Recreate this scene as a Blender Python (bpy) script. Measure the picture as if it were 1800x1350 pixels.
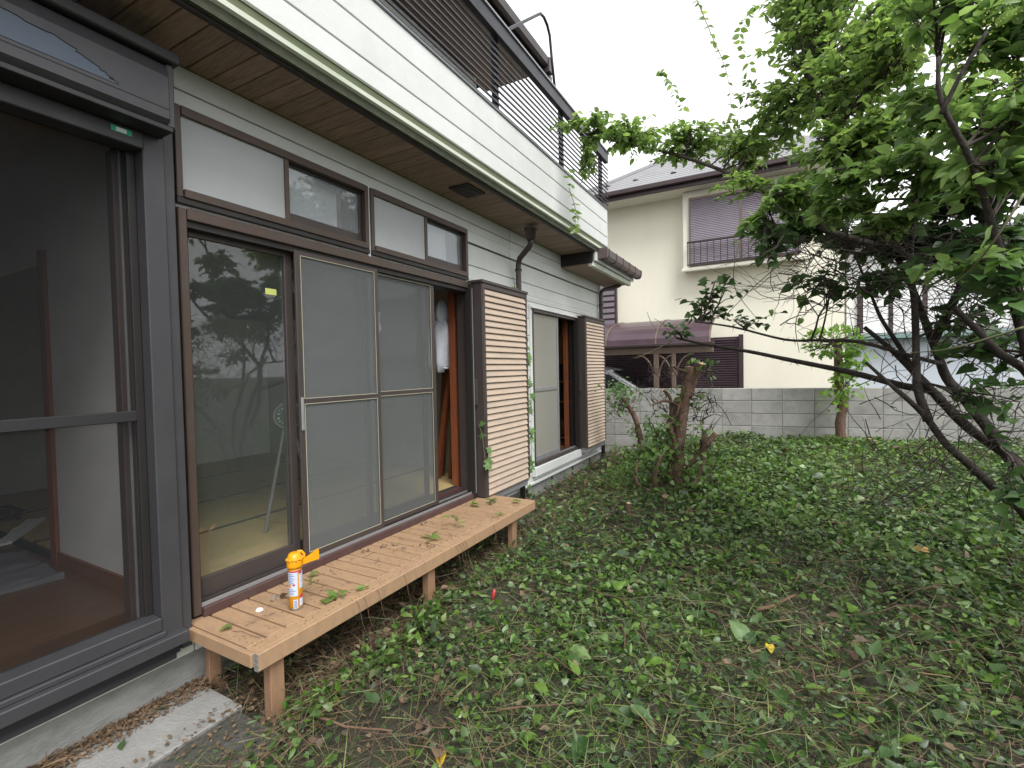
import bpy, math, random
import numpy as np
from mathutils import Vector, Matrix
for o in list(bpy.data.objects): bpy.data.objects.remove(o)
SC = bpy.context.scene
COL = SC.collection
random.seed(7)
RNG = np.random.default_rng(11)
# ------------------------------------------------------------------ camera, world, sun, exposure
FPX = 853.13                                   # focal length in pixels of the 1800 px wide photograph
EYE = Vector((2.5457, 0.0, 1.54))
_yaw, _pit, _rol = (math.radians(a) for a in (-28.901, -1.658, 1.157))
_f = Vector((math.sin(_yaw)*math.cos(_pit), math.cos(_yaw)*math.cos(_pit), math.sin(_pit)))
_r0 = Vector((math.cos(_yaw), -math.sin(_yaw), 0)); _d0 = _f.cross(_r0)
CR = _r0*math.cos(_rol) + _d0*math.sin(_rol)
CD = -_r0*math.sin(_rol) + _d0*math.cos(_rol)
CF = _f
cd = bpy.data.cameras.new('camera'); cam = bpy.data.objects.new('camera', cd); COL.objects.link(cam)
cd.sensor_fit = 'HORIZONTAL'; cd.sensor_width = 36; cd.lens = FPX/1800*36
cd.clip_start = 0.05; cd.clip_end = 2000
cam.matrix_world = Matrix(((CR.x, -CD.x, -CF.x, EYE.x), (CR.y, -CD.y, -CF.y, EYE.y), (CR.z, -CD.z, -CF.z, EYE.z), (0, 0, 0, 1)))
SC.camera = cam
SUN_EL, SUN_AZ = math.radians(52), math.radians(128)      # azimuth clockwise from +y: light comes over the garden
w = bpy.data.worlds.new('World'); SC.world = w; w.use_nodes = True
nt = w.node_tree; bg = nt.nodes['Background']
sky = nt.nodes.new('ShaderNodeTexSky'); sky.sky_type = 'NISHITA'; sky.sun_disc = False
sky.sun_elevation = SUN_EL; sky.sun_rotation = SUN_AZ; sky.air_density = 1.0; sky.dust_density = 1.5; sky.ozone_density = 1.0
hs = nt.nodes.new('ShaderNodeHueSaturation'); hs.inputs['Saturation'].default_value = 0.10; hs.inputs['Value'].default_value = 16.0
gm = nt.nodes.new('ShaderNodeGamma'); gm.inputs['Gamma'].default_value = 0.25   # overcast: the dome is nearly even
nt.links.new(sky.outputs[0], hs.inputs['Color']); nt.links.new(hs.outputs[0], gm.inputs[0]); nt.links.new(gm.outputs[0], bg.inputs[0])
bg.inputs[1].default_value = 0.15
sl = bpy.data.lights.new('sun', 'SUN'); sl.energy = 0.95; sl.angle = math.radians(30); sl.color = (1, 0.98, 0.95)
so = bpy.data.objects.new('sun', sl); COL.objects.link(so); so.location = (6, 0, 12)
_sd = Vector((math.sin(SUN_AZ)*math.cos(SUN_EL), math.cos(SUN_AZ)*math.cos(SUN_EL), math.sin(SUN_EL)))
so.rotation_euler = _sd.to_track_quat('Z', 'Y').to_euler()
SC.view_settings.view_transform = 'Standard'; SC.view_settings.look = 'None'
SC.view_settings.gamma = 1; SC.view_settings.use_curve_mapping = False
SC.view_settings.exposure = 1.9

# ------------------------------------------------------------------ materials
MATS = {}
def _n(t, k, **kw):
    n = t.nodes.new(k)
    for a, b in kw.items(): setattr(n, a, b)
    return n
def mat(name, c1, c2=None, scale=8, rough=.6, bump=0., bscale=None, stretch=(1, 1, 1), metal=0., spec=.5, detail=6, vary=0., dirt=None, dscale=3, damt=.5, coat=0.):
    """noise-mottled principled surface; dirt: second, larger blotch colour; vary: per-object brightness"""
    m = bpy.data.materials.new(name); m.use_nodes = True; t = m.node_tree; L = t.links
    p = t.nodes['Principled BSDF']; p.inputs['Roughness'].default_value = rough; p.inputs['Metallic'].default_value = metal
    p.inputs['Specular IOR Level'].default_value = spec; p.inputs['Coat Weight'].default_value = coat
    tc = _n(t, 'ShaderNodeTexCoord'); mp = _n(t, 'ShaderNodeMapping'); mp.inputs['Scale'].default_value = stretch
    L.new(tc.outputs['Object'], mp.inputs[0])
    c2 = c2 or tuple(v*.8 for v in c1)
    nz = _n(t, 'ShaderNodeTexNoise'); nz.inputs['Scale'].default_value = scale; nz.inputs['Detail'].default_value = detail; nz.inputs['Roughness'].default_value = .65
    L.new(mp.outputs[0], nz.inputs['Vector'])
    if vary:
        oi = _n(t, 'ShaderNodeObjectInfo'); sm = _n(t, 'ShaderNodeVectorMath', operation='SCALE'); sm.inputs[0].default_value = (37, 91, 53)
        L.new(oi.outputs['Random'], sm.inputs['Scale']); ad = _n(t, 'ShaderNodeVectorMath', operation='ADD')
        L.new(mp.outputs[0], ad.inputs[0]); L.new(sm.outputs[0], ad.inputs[1]); L.new(ad.outputs[0], nz.inputs['Vector'])
    rp = _n(t, 'ShaderNodeValToRGB'); rp.color_ramp.elements[0].position = .3; rp.color_ramp.elements[1].position = .7
    rp.color_ramp.elements[0].color = (*c1, 1); rp.color_ramp.elements[1].color = (*c2, 1)
    L.new(nz.outputs['Fac'], rp.inputs[0]); out = rp.outputs[0]
    if dirt:
        n2 = _n(t, 'ShaderNodeTexNoise'); n2.inputs['Scale'].default_value = dscale; n2.inputs['Detail'].default_value = 8; n2.inputs['Roughness'].default_value = .7
        L.new(mp.outputs[0], n2.inputs['Vector'])
        if vary: L.new(ad.outputs[0], n2.inputs['Vector'])
        r2 = _n(t, 'ShaderNodeValToRGB'); r2.color_ramp.elements[0].position = .48; r2.color_ramp.elements[1].position = .72
        r2.color_ramp.elements[1].color = (damt, damt, damt, 1)
        L.new(n2.outputs['Fac'], r2.inputs[0])
        mx = _n(t, 'ShaderNodeMixRGB'); mx.inputs[2].default_value = (*dirt, 1); L.new(r2.outputs[0], mx.inputs[0]); L.new(out, mx.inputs[1]); out = mx.outputs[0]
    if vary:
        mr = _n(t, 'ShaderNodeMapRange'); mr.inputs['To Min'].default_value = 1-vary; mr.inputs['To Max'].default_value = 1+vary
        L.new(oi.outputs['Random'], mr.inputs[0])
        hv = _n(t, 'ShaderNodeHueSaturation'); L.new(mr.outputs[0], hv.inputs['Value']); L.new(out, hv.inputs['Color']); out = hv.outputs[0]
    L.new(out, p.inputs['Base Color'])
    rr = _n(t, 'ShaderNodeMapRange'); rr.inputs['To Min'].default_value = max(.03, rough-.1); rr.inputs['To Max'].default_value = min(1, rough+.12)
    L.new(nz.outputs['Fac'], rr.inputs[0]); L.new(rr.outputs[0], p.inputs['Roughness'])
    if bump:
        n3 = _n(t, 'ShaderNodeTexNoise'); n3.inputs['Scale'].default_value = bscale or scale*4; n3.inputs['Detail'].default_value = 8
        L.new(mp.outputs[0], n3.inputs['Vector'])
        bp = _n(t, 'ShaderNodeBump'); bp.inputs['Strength'].default_value = bump; bp.inputs['Distance'].default_value = .02
        L.new(n3.outputs['Fac'], bp.inputs['Height']); L.new(bp.outputs[0], p.inputs['Normal'])
    MATS[name] = m; return m
def leafmat(name, cols, under=1.25, trans=.35, rough=.42):
    m = bpy.data.materials.new(name); m.use_nodes = True; t = m.node_tree; L = t.links
    p = t.nodes['Principled BSDF']; out = t.nodes['Material Output']; p.inputs['Roughness'].default_value = rough
    p.inputs['Specular IOR Level'].default_value = .45
    g = _n(t, 'ShaderNodeNewGeometry'); r = _n(t, 'ShaderNodeValToRGB'); cr = r.color_ramp
    while len(cr.elements) < len(cols): cr.elements.new(.5)
    for i, c in enumerate(cols): cr.elements[i].position = i/(len(cols)-1); cr.elements[i].color = (*c, 1)
    L.new(g.outputs['Random Per Island'], r.inputs[0])
    tc = _n(t, 'ShaderNodeTexCoord'); nz = _n(t, 'ShaderNodeTexNoise'); nz.inputs['Scale'].default_value = 60; nz.inputs['Detail'].default_value = 4
    L.new(tc.outputs['Object'], nz.inputs['Vector'])
    mr = _n(t, 'ShaderNodeMapRange'); mr.inputs['To Min'].default_value = .75; mr.inputs['To Max'].default_value = 1.25; L.new(nz.outputs['Fac'], mr.inputs[0])
    h = _n(t, 'ShaderNodeHueSaturation'); L.new(r.outputs[0], h.inputs['Color']); L.new(mr.outputs[0], h.inputs['Value'])
    h2 = _n(t, 'ShaderNodeHueSaturation'); h2.inputs['Saturation'].default_value = .72; h2.inputs['Value'].default_value = under; L.new(h.outputs[0], h2.inputs['Color'])
    mx = _n(t, 'ShaderNodeMixRGB'); L.new(g.outputs['Backfacing'], mx.inputs[0]); L.new(h.outputs[0], mx.inputs[1]); L.new(h2.outputs[0], mx.inputs[2])
    L.new(mx.outputs[0], p.inputs['Base Color'])
    tr = _n(t, 'ShaderNodeBsdfTranslucent'); h3 = _n(t, 'ShaderNodeHueSaturation'); h3.inputs['Saturation'].default_value = 1.02; h3.inputs['Value'].default_value = 1.6
    L.new(h.outputs[0], h3.inputs['Color']); L.new(h3.outputs[0], tr.inputs[0])
    ms = _n(t, 'ShaderNodeMixShader'); ms.inputs[0].default_value = trans; L.new(p.outputs[0], ms.inputs[1]); L.new(tr.outputs[0], ms.inputs[2]); L.new(ms.outputs[0], out.inputs[0])
    MATS[name] = m; return m
def glassmat(name, tint=(.94, .96, .95), ior=1.55, film=None, famt=0., wob=0.):
    """thin pane: Fresnel mirror over a see-through sheet; film: share and colour of dust, mesh, haze or painted sky reflection on it"""
    m = bpy.data.materials.new(name); m.use_nodes = True; t = m.node_tree; L = t.links
    t.nodes.remove(t.nodes['Principled BSDF']); out = t.nodes['Material Output']
    tr = _n(t, 'ShaderNodeBsdfTransparent'); tr.inputs[0].default_value = (*tint, 1)
    gl = _n(t, 'ShaderNodeBsdfGlossy'); gl.inputs['Roughness'].default_value = .02; gl.inputs[0].default_value = (.95, .97, 1, 1)
    ge = _n(t, 'ShaderNodeNewGeometry'); dt = _n(t, 'ShaderNodeVectorMath', operation='DOT_PRODUCT'); L.new(ge.outputs['Incoming'], dt.inputs[0]); L.new(ge.outputs['Normal'], dt.inputs[1])
    ab = _n(t, 'ShaderNodeMath', operation='ABSOLUTE'); L.new(dt.outputs['Value'], ab.inputs[0])
    om = _n(t, 'ShaderNodeMath', operation='SUBTRACT'); om.inputs[0].default_value = 1; L.new(ab.outputs[0], om.inputs[1])
    pw = _n(t, 'ShaderNodeMath', operation='POWER'); pw.inputs[1].default_value = 5; L.new(om.outputs[0], pw.inputs[0])
    f0 = ((ior-1)/(ior+1))**2
    fr = _n(t, 'ShaderNodeMapRange'); fr.inputs['To Min'].default_value = f0; L.new(pw.outputs[0], fr.inputs[0])     # Schlick, the same from both sides of the thin pane
    if wob:
        tc = _n(t, 'ShaderNodeTexCoord'); nz = _n(t, 'ShaderNodeTexNoise'); nz.inputs['Scale'].default_value = 1.6; L.new(tc.outputs['Object'], nz.inputs['Vector'])
        bp = _n(t, 'ShaderNodeBump'); bp.inputs['Strength'].default_value = wob; bp.inputs['Distance'].default_value = .02; L.new(nz.outputs['Fac'], bp.inputs['Height']); L.new(bp.outputs[0], gl.inputs['Normal'])
    mu = _n(t, 'ShaderNodeMath', operation='MULTIPLY'); mu.inputs[1].default_value = 1.0; mu.use_clamp = True; L.new(fr.outputs[0], mu.inputs[0])
    ms = _n(t, 'ShaderNodeMixShader'); L.new(mu.outputs[0], ms.inputs[0]); L.new(tr.outputs[0], ms.inputs[1]); L.new(gl.outputs[0], ms.inputs[2])
    s = ms.outputs[0]
    if film:
        df = _n(t, 'ShaderNodeBsdfDiffuse'); df.inputs[0].default_value = (*film, 1); m2 = _n(t, 'ShaderNodeMixShader'); m2.inputs[0].default_value = famt
        L.new(s, m2.inputs[1]); L.new(df.outputs[0], m2.inputs[2]); s = m2.outputs[0]
    L.new(s, out.inputs[0]); MATS[name] = m; return m
def meshmat(name, col, amt):
    m = bpy.data.materials.new(name); m.use_nodes = True; t = m.node_tree; L = t.links
    t.nodes.remove(t.nodes['Principled BSDF']); out = t.nodes['Material Output']
    tr = _n(t, 'ShaderNodeBsdfTransparent'); df = _n(t, 'ShaderNodeBsdfDiffuse'); df.inputs[0].default_value = (*col, 1)
    tc = _n(t, 'ShaderNodeTexCoord'); nz = _n(t, 'ShaderNodeTexNoise'); nz.inputs['Scale'].default_value = 3; nz.inputs['Detail'].default_value = 5; L.new(tc.outputs['Object'], nz.inputs['Vector'])
    mr = _n(t, 'ShaderNodeMapRange'); mr.inputs['To Min'].default_value = amt-.07; mr.inputs['To Max'].default_value = amt+.07; L.new(nz.outputs['Fac'], mr.inputs[0])
    ms = _n(t, 'ShaderNodeMixShader'); L.new(mr.outputs[0], ms.inputs[0]); L.new(tr.outputs[0], ms.inputs[1]); L.new(df.outputs[0], ms.inputs[2]); L.new(ms.outputs[0], out.inputs[0])
    MATS[name] = m; return m

mat('siding', (.665, .68, .67), (.615, .63, .615), scale=3, rough=.5, bump=.08, bscale=60, vary=.025, dirt=(.47, .50, .44), dscale=1.6, damt=.35)
mat('groove_shade', (.24, .27, .17), (.34, .37, .26), scale=2.5, rough=.7, dirt=(.16, .19, .10), dscale=2.2, damt=.6, stretch=(1, .5, 3))  # shade of the recess is put into this olive colour, with greenish stains
mat('cove', (.62, .64, .58), (.54, .58, .48), scale=2.5, rough=.6, dirt=(.30, .36, .22), dscale=2.2, damt=.6, stretch=(1, .5, 3))
mat('drip', (.05, .055, .036), (.085, .095, .06), scale=9, rough=.8, bump=.3, bscale=50)
mat('backing', (.10, .10, .095), rough=.9)
mat('soffit', (.34, .235, .17), (.24, .165, .12), scale=3, rough=.6, stretch=(3, 26, 3), bump=.1, vary=.12, dirt=(.07, .05, .04), dscale=1.5, damt=.5)
mat('bronze', (.072, .057, .053), (.055, .045, .043), scale=4, rough=.45, metal=.25, dirt=(.11, .095, .085), dscale=4, damt=.25, vary=.06)
mat('bronze_warm', (.085, .058, .046), (.065, .047, .040), scale=5, rough=.45, metal=.25, dirt=(.13, .11, .095), dscale=5, damt=.3, vary=.06)
mat('bronze_dark', (.028, .024, .023), (.02, .018, .018), scale=6, rough=.5, metal=.2)
mat('maroon', (.075, .035, .032), (.055, .03, .028), scale=8, rough=.6, dirt=(.12, .09, .075), dscale=6, damt=.4)
mat('slate_grey', (.056, .056, .062), (.045, .045, .05), scale=3, rough=.5, metal=.2, dirt=(.10, .10, .10), dscale=7, damt=.2)  # vignette darkening at the left is put into this grey
mat('slate_dark', (.03, .03, .033), (.024, .024, .026), scale=5, rough=.5, metal=.2)
mat('blue_peel', (.050, .075, .115), (.075, .095, .125), scale=5, rough=.5, stretch=(1, 2, 20), metal=.1)
mat('rail_metal', (.045, .045, .055), (.036, .036, .043), scale=6, rough=.4, metal=.5)
mat('rail_top', (.33, .34, .36), (.27, .28, .3), scale=6, rough=.35, metal=.6)
mat('tan_slat', (.515, .405, .315), (.46, .36, .28), scale=5, rough=.55, vary=.03, stretch=(1, .6, 2), dirt=(.30, .26, .225), dscale=3.0, damt=.5)
mat('pipe', (.055, .043, .045), (.042, .034, .036), scale=5, rough=.4, dirt=(.12, .10, .10), dscale=6, damt=.3)
mat('gutter', (.12, .09, .085), (.085, .064, .06), scale=5, rough=.42, dirt=(.2, .16, .15), dscale=5, damt=.4)
mat('concrete', (.29, .285, .275), (.22, .22, .21), scale=6, rough=.9, bump=.35, bscale=70, dirt=(.14, .14, .12), dscale=2.0, damt=.7)
mat('foundation', (.27, .275, .27), (.21, .215, .205), scale=5, rough=.9, bump=.3, bscale=50, dirt=(.12, .13, .10), dscale=2.5, damt=.6, stretch=(1, 1, 2))
mat('bench', (.375, .24, .14), (.325, .205, .118), scale=4, rough=.65, bump=.12, bscale=90, stretch=(1.5, 6, 2), vary=.06, dirt=(.22, .15, .10), dscale=5, damt=.6)
mat('bench_leg', (.31, .185, .105), (.25, .145, .085), scale=4, rough=.7, bump=.12, bscale=90, stretch=(5, 5, 1), dirt=(.16, .10, .06), dscale=5, damt=.5)
mat('wood_orange', (.24, .075, .032), (.15, .048, .022), scale=3, rough=.42, stretch=(20, 20, 1.2), bump=.06)
mat('wood_brown', (.17, .075, .036), (.11, .048, .025), scale=3, rough=.5, stretch=(20, 20, 1.5), bump=.06)
mat('wood_pale', (.46, .24, .085), (.38, .19, .065), scale=3, rough=.5, stretch=(14, 14, 2))
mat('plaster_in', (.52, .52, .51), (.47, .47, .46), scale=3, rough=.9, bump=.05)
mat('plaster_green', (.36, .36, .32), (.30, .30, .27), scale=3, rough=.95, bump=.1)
mat('ceiling_in', (.42, .33, .24), (.35, .27, .19), scale=3, rough=.8, stretch=(2, 18, 1))
mat('tatami', (.46, .35, .165), (.40, .295, .13), scale=5, rough=.65, stretch=(40, 3, 1), bump=.1, vary=.05)
mat('tatami_edge', (.035, .035, .03), rough=.8)
mat('floor_wood', (.11, .053, .024), (.08, .04, .018), scale=3, rough=.35, stretch=(14, 2, 1))
mat('shoji', (.84, .85, .85), (.79, .80, .80), scale=2, rough=.9)
mat('cloth', (.62, .64, .70), (.50, .52, .58), scale=6, rough=.9, bump=.3, bscale=25)
mat('plastic_sheet', (.16, .165, .18), (.11, .115, .125), scale=5, rough=.3, bump=.5, bscale=18)
mat('white_paint', (.74, .75, .75), (.68, .69, .70), scale=4, rough=.5)
mat('black_rubber', (.02, .02, .02), rough=.6)
mat('metal_grey', (.34, .34, .35), (.27, .27, .28), scale=6, rough=.45, metal=.4)
mat('disc_green', (.045, .085, .065), (.05, .075, .06), scale=4, rough=.4)
mat('yellow_cap', (.80, .34, .006), (.78, .32, .006), scale=4, rough=.35)
mat('can_yellow', (.66, .30, .012), (.62, .27, .012), scale=4, rough=.3)
mat('label_blue', (.56, .62, .74), (.50, .57, .70), scale=40, rough=.35)
mat('label_text', (.12, .17, .36), rough=.4)
mat('label_magenta', (.42, .05, .17), rough=.35)
mat('label_red', (.55, .06, .06), rough=.35)
mat('can_metal', (.5, .5, .48), rough=.3, metal=.8)
mat('tape_yellow', (.55, .60, .16), rough=.6)
mat('sticker_green', (.03, .45, .28), rough=.5)
mat('soil', (.045, .042, .027), (.028, .027, .018), scale=14, rough=.95, bump=.7, bscale=60, dirt=(.055, .075, .03), dscale=4, damt=.6)
mat('block', (.345, .34, .325), (.265, .262, .25), scale=5, rough=.92, bump=.35, bscale=55, vary=.10, dirt=(.15, .155, .138), dscale=2.0, damt=.75)
mat('mortar', (.25, .25, .24), (.18, .18, .17), scale=12, rough=.95, bump=.2, dirt=(.09, .09, .08), dscale=4, damt=.6)
mat('cream', (.86, .83, .70), (.82, .79, .66), scale=.8, rough=.85, bump=.3, bscale=90, dirt=(.70, .66, .52), dscale=.9, damt=.3, stretch=(1.5, 1, .35))
mat('cream_trim', (.82, .79, .69), (.78, .75, .65), scale=2, rough=.75)
mat('white_wall', (.74, .75, .75), (.70, .71, .72), scale=1.5, rough=.7)
mat('blue_wall', (.60, .65, .71), (.56, .61, .67), scale=1.2, rough=.5)
mat('ledge_green', (.22, .32, .31), (.17, .26, .25), scale=4, rough=.5)
mat('slate_roof', (.26, .26, .275), (.22, .22, .235), scale=4, rough=.75, bump=.1, dirt=(.33, .33, .33), dscale=2, damt=.4)
mat('nb_brown', (.060, .038, .042), (.045, .03, .033), scale=5, rough=.45, metal=.2)
mat('nb_shutter', (.29, .255, .30), (.24, .21, .25), scale=3, rough=.4, metal=.3)
mat('nb_corrug', (.115, .08, .095), (.085, .06, .072), scale=3, rough=.35, metal=.35)
mat('poly', (.075, .044, .058), (.062, .037, .05), scale=2, rough=.3, dirt=(.14, .095, .11), dscale=2, damt=.4)
mat('bronze_alu', (.20, .145, .115), (.165, .12, .095), scale=4, rough=.45, metal=.4)
mat('car_white', (.74, .75, .77), (.72, .73, .75), scale=2, rough=.2, coat=.6)
mat('car_glass', (.02, .025, .03), rough=.06)
mat('chrome', (.6, .6, .6), rough=.15, metal=1)
mat('bark', (.045, .034, .029), (.022, .018, .016), scale=16, rough=.9, bump=.8, bscale=40, stretch=(1, 1, .5), dirt=(.08, .065, .055), dscale=7, damt=.4)
mat('bark_red', (.15, .085, .055), (.075, .046, .034), scale=14, rough=.9, bump=.8, bscale=40, stretch=(1, 1, .4), dirt=(.26, .19, .13), dscale=8, damt=.5)
mat('bark_twig', (.055, .040, .032), (.032, .024, .02), scale=20, rough=.85)
mat('cut_wood', (.62, .46, .28), (.52, .37, .21), scale=30, rough=.8)
mat('stick', (.15, .088, .055), (.09, .055, .037), scale=18, rough=.85, vary=.25)
mat('vine_stem', (.15, .16, .075), (.11, .10, .055), scale=20, rough=.7)
leafmat('leaf_tree', [(.075, .135, .03), (.125, .21, .045), (.18, .285, .055), (.27, .38, .09), (.10, .165, .05)], trans=.5, rough=.36)
leafmat('leaf_near', [(.08, .15, .04), (.13, .22, .055), (.18, .29, .07), (.26, .38, .11)], trans=.45, rough=.34)
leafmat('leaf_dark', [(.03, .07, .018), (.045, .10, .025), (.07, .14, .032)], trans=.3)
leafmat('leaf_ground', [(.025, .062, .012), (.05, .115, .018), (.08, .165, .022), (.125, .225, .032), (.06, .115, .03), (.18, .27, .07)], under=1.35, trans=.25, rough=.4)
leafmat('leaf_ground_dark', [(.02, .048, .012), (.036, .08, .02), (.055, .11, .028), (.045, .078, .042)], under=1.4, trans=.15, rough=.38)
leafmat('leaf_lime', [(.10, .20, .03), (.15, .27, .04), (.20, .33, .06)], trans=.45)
leafmat('leaf_ivy', [(.075, .16, .045), (.12, .22, .07), (.17, .28, .10)], trans=.35)
leafmat('leaf_dry', [(.17, .11, .065), (.11, .07, .045), (.25, .175, .11), (.08, .052, .036)], under=1.1, trans=.15, rough=.8)
leafmat('leaf_amber', [(.55, .26, .05), (.62, .33, .09)], under=1.1, trans=.3, rough=.6)
leafmat('leaf_yellow', [(.62, .46, .02), (.6, .42, .03)], under=1.1, trans=.3)
leafmat('grass', [(.08, .13, .03), (.13, .19, .045), (.20, .22, .08), (.26, .22, .11)], under=1.1, trans=.25, rough=.6)
leafmat('straw', [(.15, .095, .052), (.10, .06, .035), (.22, .15, .08), (.07, .045, .03)], under=1.0, trans=.05, rough=.8)
leafmat('bloom', [(.35, .42, .06), (.45, .5, .12)], trans=.3)
glassmat('glass', wob=.006, film=(.20, .22, .22), famt=.075)  # thin grey film paints an even haze over the panes
glassmat('glass_trans', tint=(.95, .96, .97), wob=.006, ior=1.75, film=(.55, .58, .62), famt=.22)  # whitish film paints the pale sky reflection into the transom panes
glassmat('glass_dirty', film=(.34, .33, .29), famt=.75)
meshmat('screen', (.17, .182, .182), .46)
meshmat('screen_trans', (.62, .64, .65), .5)
meshmat('screen_lt', (.17, .182, .182), .36)
meshmat('screen_dark', (.03, .031, .034), .25)
mat('pale_line', (.45, .42, .32), rough=.7)

# ------------------------------------------------------------------ mesh helpers
class MB:
    def __init__(s): s.v = []; s.f = []
    def box(s, x0, x1, y0, y1, z0, z1, c=0.):
        if x0 > x1: x0, x1 = x1, x0
        if y0 > y1: y0, y1 = y1, y0
        if z0 > z1: z0, z1 = z1, z0
        b = len(s.v); c = min(c, (x1-x0)*.45, (y1-y0)*.45, (z1-z0)*.45)
        if c <= 0:
            s.v += [(x, y, z) for x in (x0, x1) for y in (y0, y1) for z in (z0, z1)]
            s.f += [tuple(b+i for i in q) for q in ((0, 1, 3, 2), (4, 6, 7, 5), (0, 4, 5, 1), (2, 3, 7, 6), (0, 2, 6, 4), (1, 5, 7, 3))]
            return s
        X, Y, Z = (x0, x1), (y0, y1), (z0, z1); idx = {}
        for i in (0, 1):
            for j in (0, 1):
                for k in (0, 1):
                    sx, sy, sz = (c, -c)[i], (c, -c)[j], (c, -c)[k]
                    for a, p in enumerate(((X[i], Y[j]+sy, Z[k]+sz), (X[i]+sx, Y[j], Z[k]+sz), (X[i]+sx, Y[j]+sy, Z[k]))):
                        idx[i, j, k, a] = len(s.v); s.v.append(p)
        I = idx
        for i in (0, 1):
            q = [I[i, 0, 0, 0], I[i, 1, 0, 0], I[i, 1, 1, 0], I[i, 0, 1, 0]]; s.f.append(tuple(q if i else q[::-1]))
            q = [I[0, i, 0, 1], I[0, i, 1, 1], I[1, i, 1, 1], I[1, i, 0, 1]]; s.f.append(tuple(q if i else q[::-1]))
            q = [I[0, 0, i, 2], I[1, 0, i, 2], I[1, 1, i, 2], I[0, 1, i, 2]]; s.f.append(tuple(q if i else q[::-1]))
        for j in (0, 1):
            for k in (0, 1):
                fl = (j != k)
                q = [I[0, j, k, 1], I[1, j, k, 1], I[1, j, k, 2], I[0, j, k, 2]]; s.f.append(tuple(q if fl else q[::-1]))
                q = [I[j, 0, k, 0], I[j, 1, k, 0], I[j, 1, k, 2], I[j, 0, k, 2]]; s.f.append(tuple(q[::-1] if fl else q))
                q = [I[j, k, 0, 0], I[j, k, 1, 0], I[j, k, 1, 1], I[j, k, 0, 1]]; s.f.append(tuple(q if fl else q[::-1]))
        for i in (0, 1):
            for j in (0, 1):
                for k in (0, 1):
                    q = [I[i, j, k, a] for a in range(3)]; s.f.append(tuple(q if (i+j+k) % 2 else q[::-1]))
        return s
    def poly(s, pts): b = len(s.v); s.v += [tuple(p) for p in pts]; s.f.append(tuple(range(b, b+len(pts)))); return s
    def prism_y(s, prof, y0, y1):            # prof: (x,z) outline, extruded along y
        b = len(s.v); n = len(prof)
        s.v += [(x, y0, z) for x, z in prof]+[(x, y1, z) for x, z in prof]
        s.f += [(b+i, b+(i+1) % n, b+n+(i+1) % n, b+n+i) for i in range(n)]+[tuple(range(b+n-1, b-1, -1)), tuple(range(b+n, b+2*n))]; return s
    def prism_x(s, prof, x0, x1):            # prof: (y,z)
        b = len(s.v); n = len(prof)
        s.v += [(x0, y, z) for y, z in prof]+[(x1, y, z) for y, z in prof]
        s.f += [(b+i, b+n+i, b+n+(i+1) % n, b+(i+1) % n) for i in range(n)]+[tuple(range(b, b+n)), tuple(range(b+2*n-1, b+n-1, -1))]; return s
    def tube(s, pts, rad, k=8, cap=True):
        pts = [Vector(p) for p in pts]; n = len(pts)
        if not hasattr(rad, '__len__'): rad = [rad]*n
        b = len(s.v); up = None
        for i, p in enumerate(pts):
            d = (pts[min(i+1, n-1)]-pts[max(i-1, 0)])
            if d.length < 1e-9: d = Vector((0, 0, 1))
            d.normalize()
            if up is None: up = d.orthogonal().normalized()
            up = (up-d*up.dot(d)); up = up.normalized() if up.length > 1e-6 else d.orthogonal().normalized()
            e = d.cross(up)
            for j in range(k):
                a = 2*math.pi*j/k; q = p+(up*math.cos(a)+e*math.sin(a))*rad[i]; s.v.append((q.x, q.y, q.z))
        for i in range(n-1):
            for j in range(k): s.f.append((b+i*k+j, b+i*k+(j+1) % k, b+(i+1)*k+(j+1) % k, b+(i+1)*k+j))
        if cap: s.f += [tuple(range(b+k-1, b-1, -1)), tuple(range(b+(n-1)*k, b+n*k))]
        return s
    def lathe(s, prof, c, k=24, a0=0., a1=2*math.pi):     # prof (r,z)
        b = len(s.v); full = abs(a1-a0-2*math.pi) < 1e-6; m = k if full else k+1
        for r, z in prof:
            for j in range(m):
                a = a0+(a1-a0)*j/k; s.v.append((c[0]+r*math.cos(a), c[1]+r*math.sin(a), c[2]+z))
        for i in range(len(prof)-1):
            for j in range(k): s.f.append((b+i*m+j, b+i*m+(j+1) % m, b+(i+1)*m+(j+1) % m, b+(i+1)*m+j))
        return s
    def build(s, name, m, parent=None, loc=None, smooth=False, kind=None):
        me = bpy.data.meshes.new(name)
        off = Vector(loc) if loc is not None else (parent_world(parent) if parent else Vector((0, 0, 0)))
        me.from_pydata([(v[0]-off.x, v[1]-off.y, v[2]-off.z) for v in s.v], [], s.f); me.update()
        if smooth: me.polygons.foreach_set('use_smooth', [True]*len(me.polygons))
        me.materials.append(MATS[m])
        return link(name, me, parent, off, kind)
def parent_world(p):
    v = Vector((0, 0, 0))
    while p: v += p.location; p = p.parent
    return v
def link(name, me, parent, world, kind=None):
    o = bpy.data.objects.new(name, me); COL.objects.link(o)
    if parent: o.parent = parent; o.location = Vector(world)-parent_world(parent)
    else: o.location = world
    if kind: o['kind'] = kind
    return o
def tag(o, label, cat, group=None):
    o['label'] = label; o['category'] = cat
    if group: o['group'] = group
    return o
def thing(name, label, cat, loc, group=None):
    o = bpy.data.objects.new(name, None); COL.objects.link(o); o.location = loc; o.empty_display_size = .1
    return tag(o, label, cat, group)
def one(name, m, parent, *a, c=0., kind=None): return MB().box(*a, c=c).build(name, m, parent, kind=kind)
_shared = {}
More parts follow.
